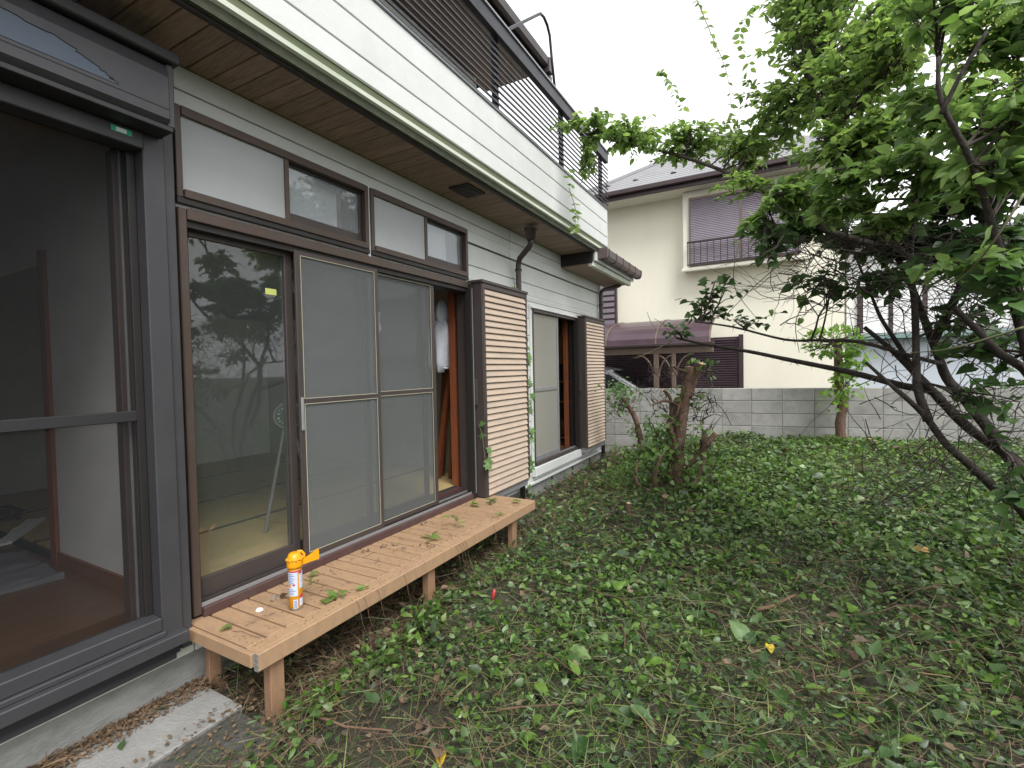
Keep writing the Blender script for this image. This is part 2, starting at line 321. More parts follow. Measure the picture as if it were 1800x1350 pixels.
def piece(name, m, parent, x0, x1, y0, y1, z0, z1, c=0.):
    """box piece whose mesh is shared by all pieces of the same size"""
    key = (m, round(x1-x0, 4), round(y1-y0, 4), round(z1-z0, 4), c)
    if key not in _shared:
        me = bpy.data.meshes.new(name); mb = MB().box(-(x1-x0)/2, (x1-x0)/2, -(y1-y0)/2, (y1-y0)/2, -(z1-z0)/2, (z1-z0)/2, c=c)
        me.from_pydata(mb.v, [], mb.f); me.materials.append(MATS[m]); _shared[key] = me
    return link(name, _shared[key], parent, Vector(((x0+x1)/2, (y0+y1)/2, (z0+z1)/2)))
def at(px, py, c):
    """world point at depth c (metres in front of the lens) for a spot measured on the photograph"""
    return EYE+(CF+CR*((px-900)/FPX)+CD*((py-675)/FPX))*c
def mesh_np(name, V, F4, m, parent=None, kind=None, world=None, smooth=True):
    """V (n,3), F4 list of (m,k) index arrays"""
    me = bpy.data.meshes.new(name); off = np.array(world if world is not None else (parent_world(parent) if parent else (0, 0, 0)), float)
    V = V-off; me.vertices.add(len(V)); me.vertices.foreach_set('co', V.astype(np.float32).ravel())
    li = np.concatenate([f.ravel() for f in F4]); tot = np.concatenate([np.full(len(f), f.shape[1]) for f in F4])
    st = np.concatenate([[0], np.cumsum(tot)[:-1]])
    me.loops.add(len(li)); me.loops.foreach_set('vertex_index', li.astype(np.int32))
    me.polygons.add(len(tot)); me.polygons.foreach_set('loop_start', st.astype(np.int32)); me.polygons.foreach_set('loop_total', tot.astype(np.int32))
    if smooth: me.polygons.foreach_set('use_smooth', np.ones(len(tot), bool))
    me.update(calc_edges=True); me.materials.append(MATS[m])
    return link(name, me, parent, Vector(off), kind)
# leaf outlines: (x across, y along, z up)
OVATE = (np.array([(0, 0, 0), (-.27, .22, .07), (0, .28, 0), (.27, .22, .07), (-.27, .55, .06), (0, .6, -.02), (.27, .55, .06), (0, 1, -.14)]),
         [np.array([(0, 2, 1), (0, 3, 2), (4, 5, 7), (5, 6, 7)]), np.array([(1, 2, 5, 4), (2, 3, 6, 5)])])
HEART = (np.array([(0, 0, 0), (-.25, -.1, .04), (-.44, .18, .09), (0, .3, -.01), (.44, .18, .09), (.25, -.1, .04), (-.3, .58, .06), (0, .62, -.03), (.3, .58, .06), (0, 1, -.12)]),
         [np.array([(0, 3, 1), (1, 3, 2), (0, 5, 3), (5, 4, 3), (6, 7, 9), (7, 8, 9)]), np.array([(2, 3, 7, 6), (3, 4, 8, 7)])])
LANCE = (np.array([(0, 0, 0), (-.13, .3, .04), (0, .3, -.01), (.13, .3, .04), (-.12, .6, .03), (0, .62, -.03), (.12, .6, .03), (0, 1, -.1)]),
         [np.array([(0, 2, 1), (0, 3, 2), (4, 5, 7), (5, 6, 7)]), np.array([(1, 2, 5, 4), (2, 3, 6, 5)])])
IVYL = (np.array([(0, 0, 0), (-.2, -.1, .02), (-.42, .02, .05), (-.28, .22, .04), (-.48, .5, .03), (-.2, .5, .03), (0, .4, -.02), (0, 1, -.1), (.2, .5, .03), (.48, .5, .03), (.28, .22, .04), (.42, .02, .05), (.2, -.1, .02)]),
        [np.array([(0, 6, 3), (0, 3, 1), (1, 3, 2), (3, 5, 4), (3, 6, 5), (5, 6, 7), (0, 10, 6), (0, 12, 10), (12, 11, 10), (10, 9, 8), (10, 8, 6), (8, 7, 6)])])
BLADE = (np.array([(-.5, 0, 0), (.5, 0, 0), (-.4, .5, .03), (.4, .5, .03), (0, 1, -.02)]), [np.array([(2, 3, 4)]), np.array([(0, 1, 3, 2)])])
CHIP = (np.array([(-.3, 0, 0), (.3, .1, .05), (.35, .7, .1), (-.2, .9, 0), (0, .45, .16)]), [np.array([(0, 1, 4), (1, 2, 4), (2, 3, 4), (3, 0, 4)])])
def big_leaf(prof, fold=.22, droop=.16, wave=.03):
    """finer leaf for those seen large: rows (y, half width, edge set-back), folded on the midrib, drooping, wavy edge"""
    V = []; q = []; t = []
    for i, (y_, w_, b_) in enumerate(prof):
        z_ = -droop*y_*y_; V += [(-w_, y_-b_, z_+fold*w_+wave*math.sin(i*2.1)), (-w_*.5, y_-b_*.4, z_+fold*w_*.42), (0, y_, z_), (w_*.5, y_-b_*.4, z_+fold*w_*.42), (w_, y_-b_, z_+fold*w_+wave*math.sin(i*1.7+1))]
    for i in range(len(prof)-1):
        for j in range(4): q.append((i*5+j, i*5+j+1, (i+1)*5+j+1, (i+1)*5+j))
    return (np.array(V), [np.array(q)])
BIG_OVATE = big_leaf([(0, .015, 0), (.06, .13, 0), (.16, .225, 0), (.30, .275, 0), (.45, .27, 0), (.60, .225, 0), (.75, .155, 0), (.88, .075, 0), (1, .004, 0)])
BIG_HEART = big_leaf([(0, .16, .10), (.05, .31, .10), (.16, .41, .06), (.30, .42, .02), (.46, .36, 0), (.62, .26, 0), (.78, .15, 0), (.9, .07, 0), (1, .004, 0)])
def norm(a): return a/np.maximum(np.linalg.norm(a, axis=-1, keepdims=True), 1e-9)
def leaves(o, d, n, s, T, wid=None):
    """place template T at origins o with axis d, normal n, size s -> verts, faces"""
    d = norm(d); n = norm(n-d*np.sum(n*d, 1, keepdims=True)); e = np.cross(d, n); V, F = T; s = np.asarray(s)[:, None, None]
    wv = 1. if wid is None else np.asarray(wid)[:, None, None]
    P = o[:, None, :]+s*(V[None, :, 0:1]*wv*e[:, None, :]+V[None, :, 1:2]*d[:, None, :]+V[None, :, 2:3]*n[:, None, :])
    k = len(V); off = (np.arange(len(o))*k)[:, None, None]
    return P.reshape(-1, 3), [(f[None]+off).reshape(-1, f.shape[1]) for f in F]
def merge(parts):
    V = []; F = []; b = 0
    for v, fs in parts:
        V.append(v); F += [f+b for f in fs]; b += len(v)
    return np.concatenate(V), F
def ground_z(x, y):
    x = np.asarray(x, float); y = np.asarray(y, float)
    t = np.clip((y-2.2)/6.2, 0, 1); s = t*t*(3-2*t)
    side = np.clip((x-.05)/1.1, .25, 1)
    inside = ((y < 9.2) & (x > -.3) & (x < 9)).astype(float)
    bump = .04*np.sin(x*2.3+y*1.1)*np.sin(y*1.7-x*.6)+.03*np.sin(x*5.1+1)*np.sin(y*4.3)+.02*np.sin(x*9.3+y*2)*np.sin(y*8.1-x*3)
    return inside*(.34*s*side+bump*np.clip((y-1.5)/1.5, 0, 1)*np.clip((x-.3)/.6, 0, 1))
# ------------------------------------------------------------------ ground
def grid_ground():
    xs = np.concatenate([[-300, -60, -20, -8, -3, -1], np.arange(-.35, 9.3, .12), [12, 25, 60, 300]])
    ys = np.concatenate([[-300, -60, -20, -6], np.arange(-2, 9.6, .12), [12, 16, 30, 80, 300]])
    X, Y = np.meshgrid(xs, ys); Z = ground_z(X, Y)-.012
    V = np.stack([X, Y, Z], -1).reshape(-1, 3); nx = len(xs); i = np.arange(len(ys)-1)[:, None]*nx+np.arange(nx-1)[None]
    i = i.ravel(); F = np.stack([i, i+1, i+nx+1, i+nx], 1)
    mesh_np('ground', V, [F], 'soil', kind='structure')
grid_ground()
mat('concrete_wet', (.10, .098, .09), (.07, .07, .062), scale=6, rough=.6, bump=.4, bscale=60, dirt=(.045, .05, .032), dscale=3, damt=.8)
MB().box(.375, .70, -3, 1.285, -.1, .012, c=.006).build('wet_concrete_strip', 'concrete_wet', kind='structure')
ap = MB().box(-.02, .37, -3, 1.31, -.1, .022, c=.006).build('concrete_apron', 'concrete', kind='structure')

# ------------------------------------------------------------------ the house beside the garden
HOUSE = thing('house', 'two storey house with white siding, brown window frames and a slatted balcony', 'house', (-.5, 3.5, 0))
YN, YE = -3.0, 7.56          # near (behind the lens) and far end of the long wall
OPEN = [(-.9, 1.10, .30, 2.75), (1.285, 3.84, .345, 2.36), (1.285, 2.535, 2.40, 2.85), (2.56, 3.775, 2.40, 2.85), (5.09, 6.66, .34, 2.27)]
def wall_boxes(mb, x0, x1):
    zs = sorted({.22, 3.3, *[o[2] for o in OPEN], *[o[3] for o in OPEN]})
    for za, zb in zip(zs, zs[1:]):
        cut = sorted([(o[0], o[1]) for o in OPEN if o[2] <= za+1e-6 and o[3] >= zb-1e-6]); y = YN
        for a, b in cut:
            if a > y: mb.box(x0, x1, y, a, za, zb)
            y = max(y, b)
        if y < YE-.01: mb.box(x0, x1, y, YE-.01, za, zb)
mb = MB(); wall_boxes(mb, -.16, -.02); WALL = mb.build('wall', 'backing', HOUSE)
rows = [.136+.2*k for k in range(0, 16)]
JOINTS = [1.245, 4.625]
for i, z0 in enumerate(rows):
    z1 = min(z0+.194, 3.05)
    if z0 > 3.0: break
    z0 = max(z0, .229)
    # cut the row around the openings that overlap it
    segs = [(YN, YE)]
    zz = [z0, z1]+[v for o in OPEN for v in o[2:] if z0 < v < z1]; zz = sorted(set(zz))
    for za, zb in zip(zz, zz[1:]):
        if zb-za < .02: continue
        segs = [(YN, YE)]
        for o in OPEN:
            if o[2] < zb-1e-6 and o[3] > za+1e-6:
                segs = [s for a, b in segs for s in ((a, min(b, o[0])), (max(a, o[1]), b)) if s[1]-s[0] > .015]
        for j in JOINTS: segs = [s for a, b in segs for s in (((a, j-.003), (j+.003, b)) if a+.02 < j < b-.02 else ((a, b),))]
        for a, b in segs: piece('plank', 'siding', WALL, -.021, 0, a, b, za, zb, c=.004)
one('corner_trim', 'siding', HOUSE, -.10, .012, YE, YE+.05, .22, 3.0, c=.004)
one('end_wall', 'siding', HOUSE, -7, -.101, YE-.05, YE+.045, .22, 3.3)
one('water_table', 'siding', HOUSE, -.02, .03, 1.29, YE+.02, .195, .226, c=.004)
one('water_table', 'cove', HOUSE, -.02, .03, YN, 1.285, .195, .24, c=.004)
one('foundation', 'foundation', HOUSE, -.3, -.005, YN, YE, -.2, .2)
for y in (4.9, 5.6, 6.3, 7.0): one('vent_slot', 'bronze_dark', HOUSE, -.01, .0, y, y+.04, .03, .19)

# soffit under the balcony with its boards
SOF = one('soffit', 'backing', HOUSE, -.02, .425, YN, 6.1, 3.075, 3.10)
y = YN
while y < 6.08:
    piece('board', 'soffit', SOF, 0.0, .425, y, min(y+.108, 6.1), 3.05, 3.074, c=.003); y += .112
one('soffit_edge_strip', 'bronze_dark', HOUSE, .426, .452, YN, 6.11, 3.035, 3.085, c=.003)
VENT = MB().box(.17, .36, 3.29, 3.56, 3.036, 3.05, c=.003).build('soffit_vent', 'bronze_dark', HOUSE)
for k in range(8): piece('louvre', 'bronze', VENT, .19, .34, 3.32+k*.028, 3.335+k*.028, 3.030, 3.0355)
# drip, cove and balcony front
MB().prism_y([(.453, 3.05), (.478, 3.05), (.484, 3.092), (.453, 3.092)], YN, 6.3).build('drip_edge', 'drip', HOUSE)
MB().prism_y([(.40, 3.0925), (.49, 3.0925), (.505, 3.10), (.505, 3.124), (.40, 3.124)], YN, 6.42).build('trim_strip', 'cove', HOUSE)
MB().prism_y([(.40, 3.1245), (.474, 3.1245), (.462, 3.145), (.478, 3.180), (.40, 3.180)], YN, 6.41).build('cove_trim', 'groove_shade', HOUSE)
BAL = one('balcony_wall', 'backing', HOUSE, .38, .48, YN, 6.46, 3.18, 3.68)
for z0, z1 in ((3.183, 3.309), (3.316, 3.500), (3.507, 3.685)):
    for a, b in ((YN, 4.686), (4.692, 6.47)): piece('plank', 'siding', BAL, .48, .50, a, b, z0, z1, c=.004)
one('balcony_end', 'siding', HOUSE, -1.2, .498, 6.462, 6.49, 3.1, 3.684)
one('balcony_cap', 'rail_top', HOUSE, .37, .513, YN, 6.50, 3.687, 3.70, c=.003)
one('balcony_floor', 'backing', HOUSE, -1.2, .38, YN, 6.46, 3.2, 3.26)
RAIL = one('railing', 'rail_metal', HOUSE, .445, .50, YN, 6.56, 4.34, 4.462, c=.004)
one('top_rail', 'rail_top', RAIL, .44, .515, YN, 6.58, 4.463, 4.485, c=.004)
for y in (-.6, .8, 2.2, 3.62, 5.05, 6.4):
    one('post', 'rail_metal', RAIL, .405, .444, y, y+.06, 3.70, 4.455, c=.003)
    one('bracket', 'rail_metal', RAIL, .33, .404, y+.01, y+.05, 3.72, 3.76)
for k in range(11): piece('slat', 'rail_metal', RAIL, .446, .457, YN, 6.68, 3.752+k*.0535, 3.771+k*.0535, c=.002)
p = [(.47, 3.72, 4.42), (.47, 3.86, 4.56), (.47, 4.42, 5.02), (.47, 4.5, 5.085), (.47, 4.58, 5.1), (.47, 4.66, 5.07), (.47, 4.72, 5.0), (.47, 4.76, 4.8), (.47, 4.84, 4.47)]
MB().tube(p, .014, 10).build('bent_pole', 'rail_metal', RAIL, smooth=True)
# upper storey set back behind the balcony
UP = one('upper_wall', 'backing', HOUSE, -7, -1.222, YN, 5.85, 3.2, 5.66)
for k in range(12): piece('plank', 'siding', UP, -1.222, -1.2, YN, 5.85, 3.26+k*.2, 3.454+k*.2, c=.004)
one('upper_corner_trim', 'siding', HOUSE, -1.3, -1.19, 5.852, 5.90, 3.2, 5.66)
for y0 in (-1.6, 1.2, 3.6):
    W = one('upper_window', 'bronze', HOUSE, -1.199, -1.15, y0, y0+1.7, 3.6, 5.35, c=.004)
    for k in range(2): one('shutter_panel', 'bronze_dark', W, -1.149, -1.135, y0+.06+k*.8, y0+.83+k*.8, 3.66, 5.29)
EX, EZ = .13, .06
ESF = one('upper_soffit', 'backing', HOUSE, -1.30, -.52+EX, YN, 6.35, 5.685+EZ, 5.70+EZ)
for k in range(7): piece('board', 'soffit', ESF, -1.30+k*.13, -1.173+k*.13, YN, 6.35, 5.662+EZ, 5.684+EZ, c=.003)
one('upper_fascia', 'bronze', HOUSE, -.52+EX, -.49+EX, YN, 6.36, 5.64+EZ, 5.79+EZ, c=.003)
MB().prism_y([(x+EX, z+EZ) for x, z in [(-.488, 5.79), (-.47, 5.71), (-.43, 5.69), (-.39, 5.71), (-.375, 5.80), (-.385, 5.80), (-.40, 5.72), (-.43, 5.70), (-.46, 5.72), (-.478, 5.79)]], YN, 6.30).build('upper_gutter', 'pipe', HOUSE)
one('gutter_outlet', 'pipe', HOUSE, -.50+EX, -.365+EX, 6.301, 6.42, 5.62+EZ, 5.82+EZ, c=.006)
one('gutter_spout', 'pipe', HOUSE, -.47+EX, -.39+EX, 6.36, 6.44, 5.52+EZ, 5.615+EZ, c=.006)
RX, RZ = -.45+EX, 5.80+EZ
MB().poly([(RX, YN, RZ), (RX, 6.4, RZ), (-4.2, 6.4, 7.4), (-4.2, YN, 7.4)]).poly([(-8, YN, RZ), (-4.2, YN, 7.4), (-4.2, 6.4, 7.4), (-8, 6.4, RZ)]).poly([(RX, 6.4, RZ-.005), (-8, 6.4, RZ-.005), (-4.2, 6.4, 7.395)]).build('upper_roof', 'slate_dark', HOUSE)

# low eave at the far corner
one('corner_eave_core', 'bronze_dark', HOUSE, 0.001, .44, 6.02, 7.84, 2.90, 3.049)
one('corner_fascia', 'siding', HOUSE, .441, .475, 6.06, 7.90, 2.93, 3.05, c=.004)
one('corner_fascia_step', 'cove', HOUSE, .38, .4405, 6.03, 7.86, 2.862, 2.925, c=.004)
one('corner_soffit', 'soffit', HOUSE, .001, .379, 6.035, 7.85, 2.878, 2.899)
one('corner_roof', 'slate_dark', HOUSE, -1.2, .50, 6.50, 7.92, 3.052, 3.085)
G = MB().prism_y([(.478, 3.09), (.482, 3.00), (.51, 2.965), (.57, 2.965), (.60, 3.00), (.607, 3.085), (.598, 3.085), (.592, 3.005), (.566, 2.975), (.514, 2.975), (.492, 3.005), (.488, 3.09)], 6.14, 7.93).build('corner_gutter', 'gutter', HOUSE)
for k in range(6): MB().prism_y([(.474, 3.095), (.478, 2.995), (.508, 2.96), (.572, 2.96), (.604, 2.997), (.612, 3.092)], 6.2+k*.33, 6.212+k*.33).build('gutter_strap', 'bronze_dark', G)
one('gutter_end_cap', 'gutter', G, .476, .61, 6.12, 6.139, 2.96, 3.10, c=.004)
one('gutter_corner_box', 'gutter', G, .45, .58, 7.80, 7.931, 3.0, 3.11, c=.01)
# down pipes
DP = MB().tube([(.07, 4.68, .06), (.07, 4.68, 2.62), (.075, 4.675, 2.68), (.10, 4.66, 2.74), (.24, 4.61, 2.83), (.265, 4.60, 2.86), (.27, 4.598, 2.93)], .030, 14).build('down_pipe', 'pipe', HOUSE, smooth=True)
MB().lathe([(.034, -.10), (.045, -.10), (.060, 0), (.072, .0), (.072, .018), (.05, .018)], (.27, 4.598, 2.995), 20).build('hopper', 'pipe', DP, smooth=True)
for z in (2.62, 1.2): MB().lathe([(.031, -.012), (.037, -.012), (.037, .012), (.031, .012)], (.07, 4.68, z), 14).build('pipe_clip', 'bronze_dark', DP)
DP2 = MB().tube([(.055, 7.50, .1), (.055, 7.50, 2.70), (.06, 7.505, 2.75), (.09, 7.54, 2.79), (.26, 7.74, 2.855), (.29, 7.78, 2.88)], .030, 12).build('down_pipe', 'pipe', HOUSE, smooth=True)
for z in (2.55, 1.6): MB().lathe([(.031, -.012), (.037, -.012), (.037, .012), (.031, .012)], (.055, 7.50, z), 14).build('pipe_clip', 'bronze_dark', DP2)

# ---- sliding shutter cases with tan slats
def shutter_case(y0, y1, z0, z1, n):
    S = MB().box(.001, .135, y0+.012, y1-.012, z0+.03, z1-.03).build('shutter_case', 'bronze_dark', HOUSE)
    one('side_panel', 'bronze', S, .001, .150, y0-.002, y0+.011, z0, z1-.026, c=.003)
    one('stile', 'bronze', S, .136, .156, y0+.0115, y0+.045, z0, z1-.026, c=.003)
    one('stile', 'bronze', S, .136, .156, y1-.03, y1, z0, z1-.026, c=.003)
    one('top_cap', 'bronze', S, -.001, .166, y0-.012, y1+.012, z1-.025, z1+.004, c=.004)
    one('top_rail', 'bronze', S, .136, .154, y0+.046, y1-.031, z1-.07, z1-.026, c=.002)
    one('base_plate', 'metal_grey', S, .0, .13, y0+.03, y1-.01, z0-.075, z0+.02, c=.004)
    ya, yb = y0+.047, y1-.032; h = (z1-.072-z0)/n
    key = ('slat', round(yb-ya, 3), round(h, 4)); me = bpy.data.meshes.new('slat')
    m2 = MB().prism_y([(-.006, -h*.5+.003), (.012, -h*.5+.003), (.014, -h*.5+.008), (-.001, h*.5-.004), (-.006, h*.5-.004)], -(yb-ya)/2, (yb-ya)/2)
    me.from_pydata(m2.v, [], m2.f); me.materials.append(MATS['tan_slat'])
    for k in range(n): link('slat', me, S, Vector((.142, (ya+yb)/2, z0+h*(k+.5))))
    return S
SH1 = shutter_case(3.80, 4.70, .36, 2.375, 33)
SH2 = shutter_case(6.50, 7.36, .41, 2.285, 38)
# lock slot and track beside the first case
TR = MB().box(.001, .06, 3.742, 3.792, .36, 2.34).build('shutter_track', 'bronze_dark', HOUSE)
one('track_lip', 'metal_grey', TR, .06, .066, 3.765, 3.772, .40, 2.30)
H1 = MB().box(.0605, .09, 3.775, 3.79, 1.22, 1.46, c=.004).build('pull_handle', 'bronze', TR)
TR2 = MB().box(.001, .06, 6.44, 6.49, .41, 2.25).build('shutter_track', 'bronze_dark', HOUSE)
one('pull_handle', 'bronze', TR2, .0605, .09, 6.46, 6.485, 1.22, 1.46, c=.004)

# ---- the wide sliding window
W1 = one('sliding_window', 'bronze_warm', HOUSE, -.12, .035, 1.286, 1.326, .36, 2.354, c=.004)       # left jamb
one('jamb', 'bronze', W1, -.12, .0005, 3.78, 3.84, .36, 2.354)
one('head', 'bronze_warm', W1, -.12, .040, 1.3265, 3.80, 2.300, 2.356, c=.004)
one('head_lip', 'bronze_dark', W1, -.12, .02, 1.3265, 3.78, 2.268, 2.2995)  # dark strip standing in for the black shadow under the head
one('sill', 'maroon', W1, -.12, .05, 1.3265, 3.80, .345, .394, c=.004)
for k, x in enumerate((.025, -.012, -.05, -.09)): one('track', 'bronze' if k % 2 else 'metal_grey', W1, x-.004, x+.004, 1.3265, 3.78, .3945, .412)
def sash(x, y0, y1, z0, z1, st=.045, bot=.09, top=.05, pane='glass', m='bronze', mid=None, midh=.03, th=.026, line=False, sw=None):
    f = one('leaf_frame', m, W1, x-th, x, y0, y0+st, z0, z1, c=.003)
    one('stile', m, f, x-th, x, y1-(sw or st), y1, z0, z1, c=.003)
    one('bottom_rail', m, f, x-th+.001, x-.001, y0+st, y1-(sw or st), z0, z0+bot, c=.002)
    one('top_rail', m, f, x-th+.001, x-.001, y0+st, y1-(sw or st), z1-top, z1, c=.002)
    if mid: one('mid_rail', m, f, x-th+.001, x+.001, y0+st, y1-(sw or st), mid, mid+midh, c=.002)
    one('pane' if 'glass' in pane else 'screen_mesh', pane, f, x-th*.5-.0012, x-th*.5+.0012, y0+st, y1-(sw or st), z0+bot, z1-top)
    if line:
        a, b = y0+st, y1-(sw or st)
        for q in ((z0+bot, (mid or z1-top)), ((mid or 0)+midh, z1-top)) if mid else ((z0+bot, z1-top),):
            mb = MB()
            mb.box(x-.001, x+.001, a, a+.004, q[0], q[1]); mb.box(x-.001, x+.001, b-.004, b, q[0], q[1]); mb.box(x-.001, x+.001, a+.004, b-.004, q[0], q[0]+.004); mb.box(x-.001, x+.001, a+.004, b-.004, q[1]-.004, q[1])
            mb.build('bead', 'pale_line', f)
    return f
P1 = sash(-.030, 1.3265, 1.945, .413, 2.29, st=.035, bot=.10, pane='glass', sw=.05)
sash(-.067, 1.90, 2.60, .413, 2.29, bot=.09, pane='glass')
sash(-.067, 2.55, 3.25, .413, 2.29, bot=.09, pane='glass')
S1 = sash(.022, 1.93, 2.61, .413, 2.285, st=.035, bot=.035, top=.03, pane='screen', mid=1.36, line=True, th=.018)
S2 = sash(.000, 2.575, 3.285, .413, 2.285, st=.050, bot=.035, top=.03, pane='screen_lt', mid=1.37, line=True, th=.018)
one('catch', 'metal_grey', S1, .0225, .032, 1.936, 1.956, 1.20, 1.40, c=.003)
one('tape', 'tape_yellow', P1, -.0415, -.0405, 1.775, 1.845, 2.005, 2.04)
MB().poly([(-.050, 2.655, 1.98), (-.050, 2.70, 1.99), (-.050, 2.69, 1.93), (-.050, 2.71, 1.87), (-.050, 2.69, 1.84), (-.050, 2.66, 1.85)]).build('paper_scrap', 'white_paint', S2)
# ---- transom pair above it
def transom(y0, y1, ysplit):
    T = one('transom_window', 'bronze_warm', HOUSE, -.10, .030, y0, y0+.030, 2.405, 2.845, c=.003)
    one('jamb', 'bronze_warm', T, -.10, .030, y1-.03, y1, 2.405, 2.845, c=.003)
    one('head', 'bronze_warm', T, -.10, .032, y0+.0305, y1-.0305, 2.80, 2.846, c=.003)
    one('sill', 'bronze_warm', T, -.10, .040, y0+.0305, y1-.0305, 2.404, 2.445, c=.003)
    one('sill_lip', 'bronze_dark', T, -.02, .030, y0, y1, 2.377, 2.403)
    f = one('screen_frame', 'bronze_warm', T, .005, .024, ysplit-.014, ysplit+.014, 2.445, 2.80, c=.002)
    one('screen_mesh', 'screen_trans', f, .012, .0135, y0+.03, ysplit-.014, 2.446, 2.80)
    g = one('leaf_frame', 'bronze', T, -.035, -.010, ysplit-.03, ysplit+.013, 2.445, 2.80)
    one('bottom_rail', 'bronze', g, -.035, -.010, ysplit+.0135, y1-.031, 2.445, 2.505, c=.002)
    one('stile', 'bronze', g, -.035, -.0105, y1-.055, y1-.031, 2.506, 2.78, c=.002)
    one('top_rail', 'bronze_dark', g, -.035, -.010, ysplit+.0135, y1-.031, 2.781, 2.80)
    one('pane', 'glass_trans', g, -.024, -.022, ysplit+.0135, y1-.056, 2.506, 2.781)
    one('pane', 'glass_trans', g, -.062, -.060, y0+.03, ysplit+.02, 2.446, 2.80)
    one('inner_panel', 'shoji', T, -.106, -.101, y0+.03, y1-.17, 2.42, 2.84)
    one('inner_frame', 'wood_orange', T, -.16, -.12, y1-.17, y1-.11, 2.42, 2.84)
    return T
transom(1.288, 2.535, 1.895)
transom(2.560, 3.772, 3.175)
MB().box(-.02, .012, 2.536, 2.5595, 2.36, 2.86).build('caulk_gap', 'white_paint', HOUSE)

# ---- left window with the roller-shutter frame
L = one('roller_shutter_window', 'slate_grey', HOUSE, .0, .10, 1.118, 1.205, .36, 2.62, c=.004)       # right post
one('post_return', 'slate_grey', L, .001, .085, 1.2055, 1.250, .26, 2.90, c=.003)
one('post_seal', 'slate_dark', L, .0, .02, 1.251, 1.283, .345, 2.87)
hb = MB().prism_y([(.001, 2.635), (.20, 2.635), (.225, 2.66), (.225, 2.84), (.20, 2.90), (.001, 2.90)], YN, 1.17).build('shutter_head_box', 'slate_grey', L)
one('head_box_cap', 'slate_grey', hb, .0, .215, 1.171, 1.20, 2.63, 2.905, c=.006)
one('head_box_lid', 'slate_dark', hb, .0, .24, YN, 1.215, 2.9055, 2.955, c=.006)
one('head_seam', 'slate_dark', hb, .2255, .2268, YN, 1.168, 2.699, 2.703)
_jr = random.Random(5)
_ed = [(.98, 2.715), (.93, 2.75), (.80, 2.795), (.62, 2.815), (.35, 2.838)]; _pt = []
for (ya, za), (yb, zb) in zip(_ed, _ed[1:]):
    for k in range(9): _pt.append((ya+(yb-ya)*k/9+_jr.uniform(-.012, .012), za+(zb-za)*k/9+_jr.uniform(-.004, .004)))
MB().poly([(.2272, -.9, 2.71)]+[(.2272, y_, z_) for y_, z_ in _pt]+[(.2272, -.9, 2.838)]).build('peeled_film', 'blue_peel', hb)
MB().tube([(.2275, y_, z_) for y_, z_ in _pt], .0022, 4).build('film_crack', 'black_rubber', hb)
one('head_lip', 'slate_dark', L, .0, .215, YN, 1.19, 2.612, 2.634, c=.003)
one('head_rail', 'slate_grey', L, .0, .11, YN, 1.117, 2.54, 2.611, c=.004)
st = one('sticker', 'sticker_green', L, .1105, .1115, 1.00, 1.075, 2.575, 2.598)
one('sticker_panel', 'white_paint', st, .1116, .1122, 1.018, 1.055, 2.578, 2.595)
one('bottom_rail', 'slate_grey', L, .0, .105, YN, 1.117, .395, .455, c=.004)
one('bottom_track', 'slate_grey', L, .0, .120, YN, 1.125, .372, .394, c=.003)
one('sill_step', 'slate_grey', L, .0, .150, YN, 1.205, .315, .371, c=.004)
one('sill_under', 'slate_dark', L, .0, .10, YN, 1.19, .262, .314, c=.004)
one('sill_skirt', 'slate_grey', L, .0, .075, YN, 1.185, .225, .2615, c=.003)
f = one('screen_door', 'bronze_dark', L, .01, .03, 1.085, 1.116, .456, 2.54, c=.002)
one('mid_rail', 'slate_dark', f, .012, .032, YN, 1.0845, 1.345, 1.392, c=.003)
one('screen_mesh', 'screen_dark', f, .020, .0215, YN, 1.0845, .456, 2.54)
one('inner_stile', 'bronze_warm', L, -.09, -.03, 1.055, 1.10, .44, 2.55, c=.003)
one('inner_stile_edge', 'metal_grey', L, -.029, -.022, 1.075, 1.083, .44, 2.55)
one('inner_jamb', 'bronze_dark', L, -.14, -.0005, 1.1005, 1.1165, .43, 2.6)

# ---- far window
W2 = one('far_window', 'bronze', HOUSE, -.11, .025, 5.095, 5.125, .40, 2.255, c=.003)
one('jamb', 'bronze_dark', W2, -.11, .025, 6.625, 6.655, .40, 2.255)
one('head', 'bronze', W2, -.11, .03, 5.1255, 6.6245, 2.215, 2.256, c=.003)
one('sill', 'bronze', W2, -.11, .035, 5.1255, 6.6245, .395, .43, c=.003)
one('sill_board', 'siding', W2, .0, .055, 5.05, 6.70, .285, .392, c=.004)
one('casing', 'siding', W2, .0005, .018, 5.045, 5.0945, .395, 2.30, c=.003)
one('head_flashing', 'white_paint', W2, .0005, .045, 5.05, 6.66, 2.257, 2.275)
one('track', 'metal_grey', W2, -.015, -.005, 5.1255, 6.6245, .4305, .447)
f = one('screen_frame', 'metal_grey', W2, -.014, .004, 5.126, 5.15, .448, 2.214, c=.002)
one('stile', 'metal_grey', f, -.014, .004, 5.84, 5.885, .448, 2.214, c=.002)
one('mid_rail', 'metal_grey', f, -.013, .005, 5.1505, 5.8395, 1.275, 1.32, c=.002)
one('bottom_rail', 'metal_grey', f, -.013, .003, 5.1505, 5.8395, .448, .50)
one('screen_mesh', 'glass_dirty', f, -.006, -.0045, 5.1505, 5.8395, .50, 2.21)
one('inner_jamb', 'wood_orange', W2, -.16, -.1105, 6.43, 6.50, .42, 2.24)
one('inner_track', 'bronze_dark', W2, -.10, -.02, 6.51, 6.62, .431, 2.214)

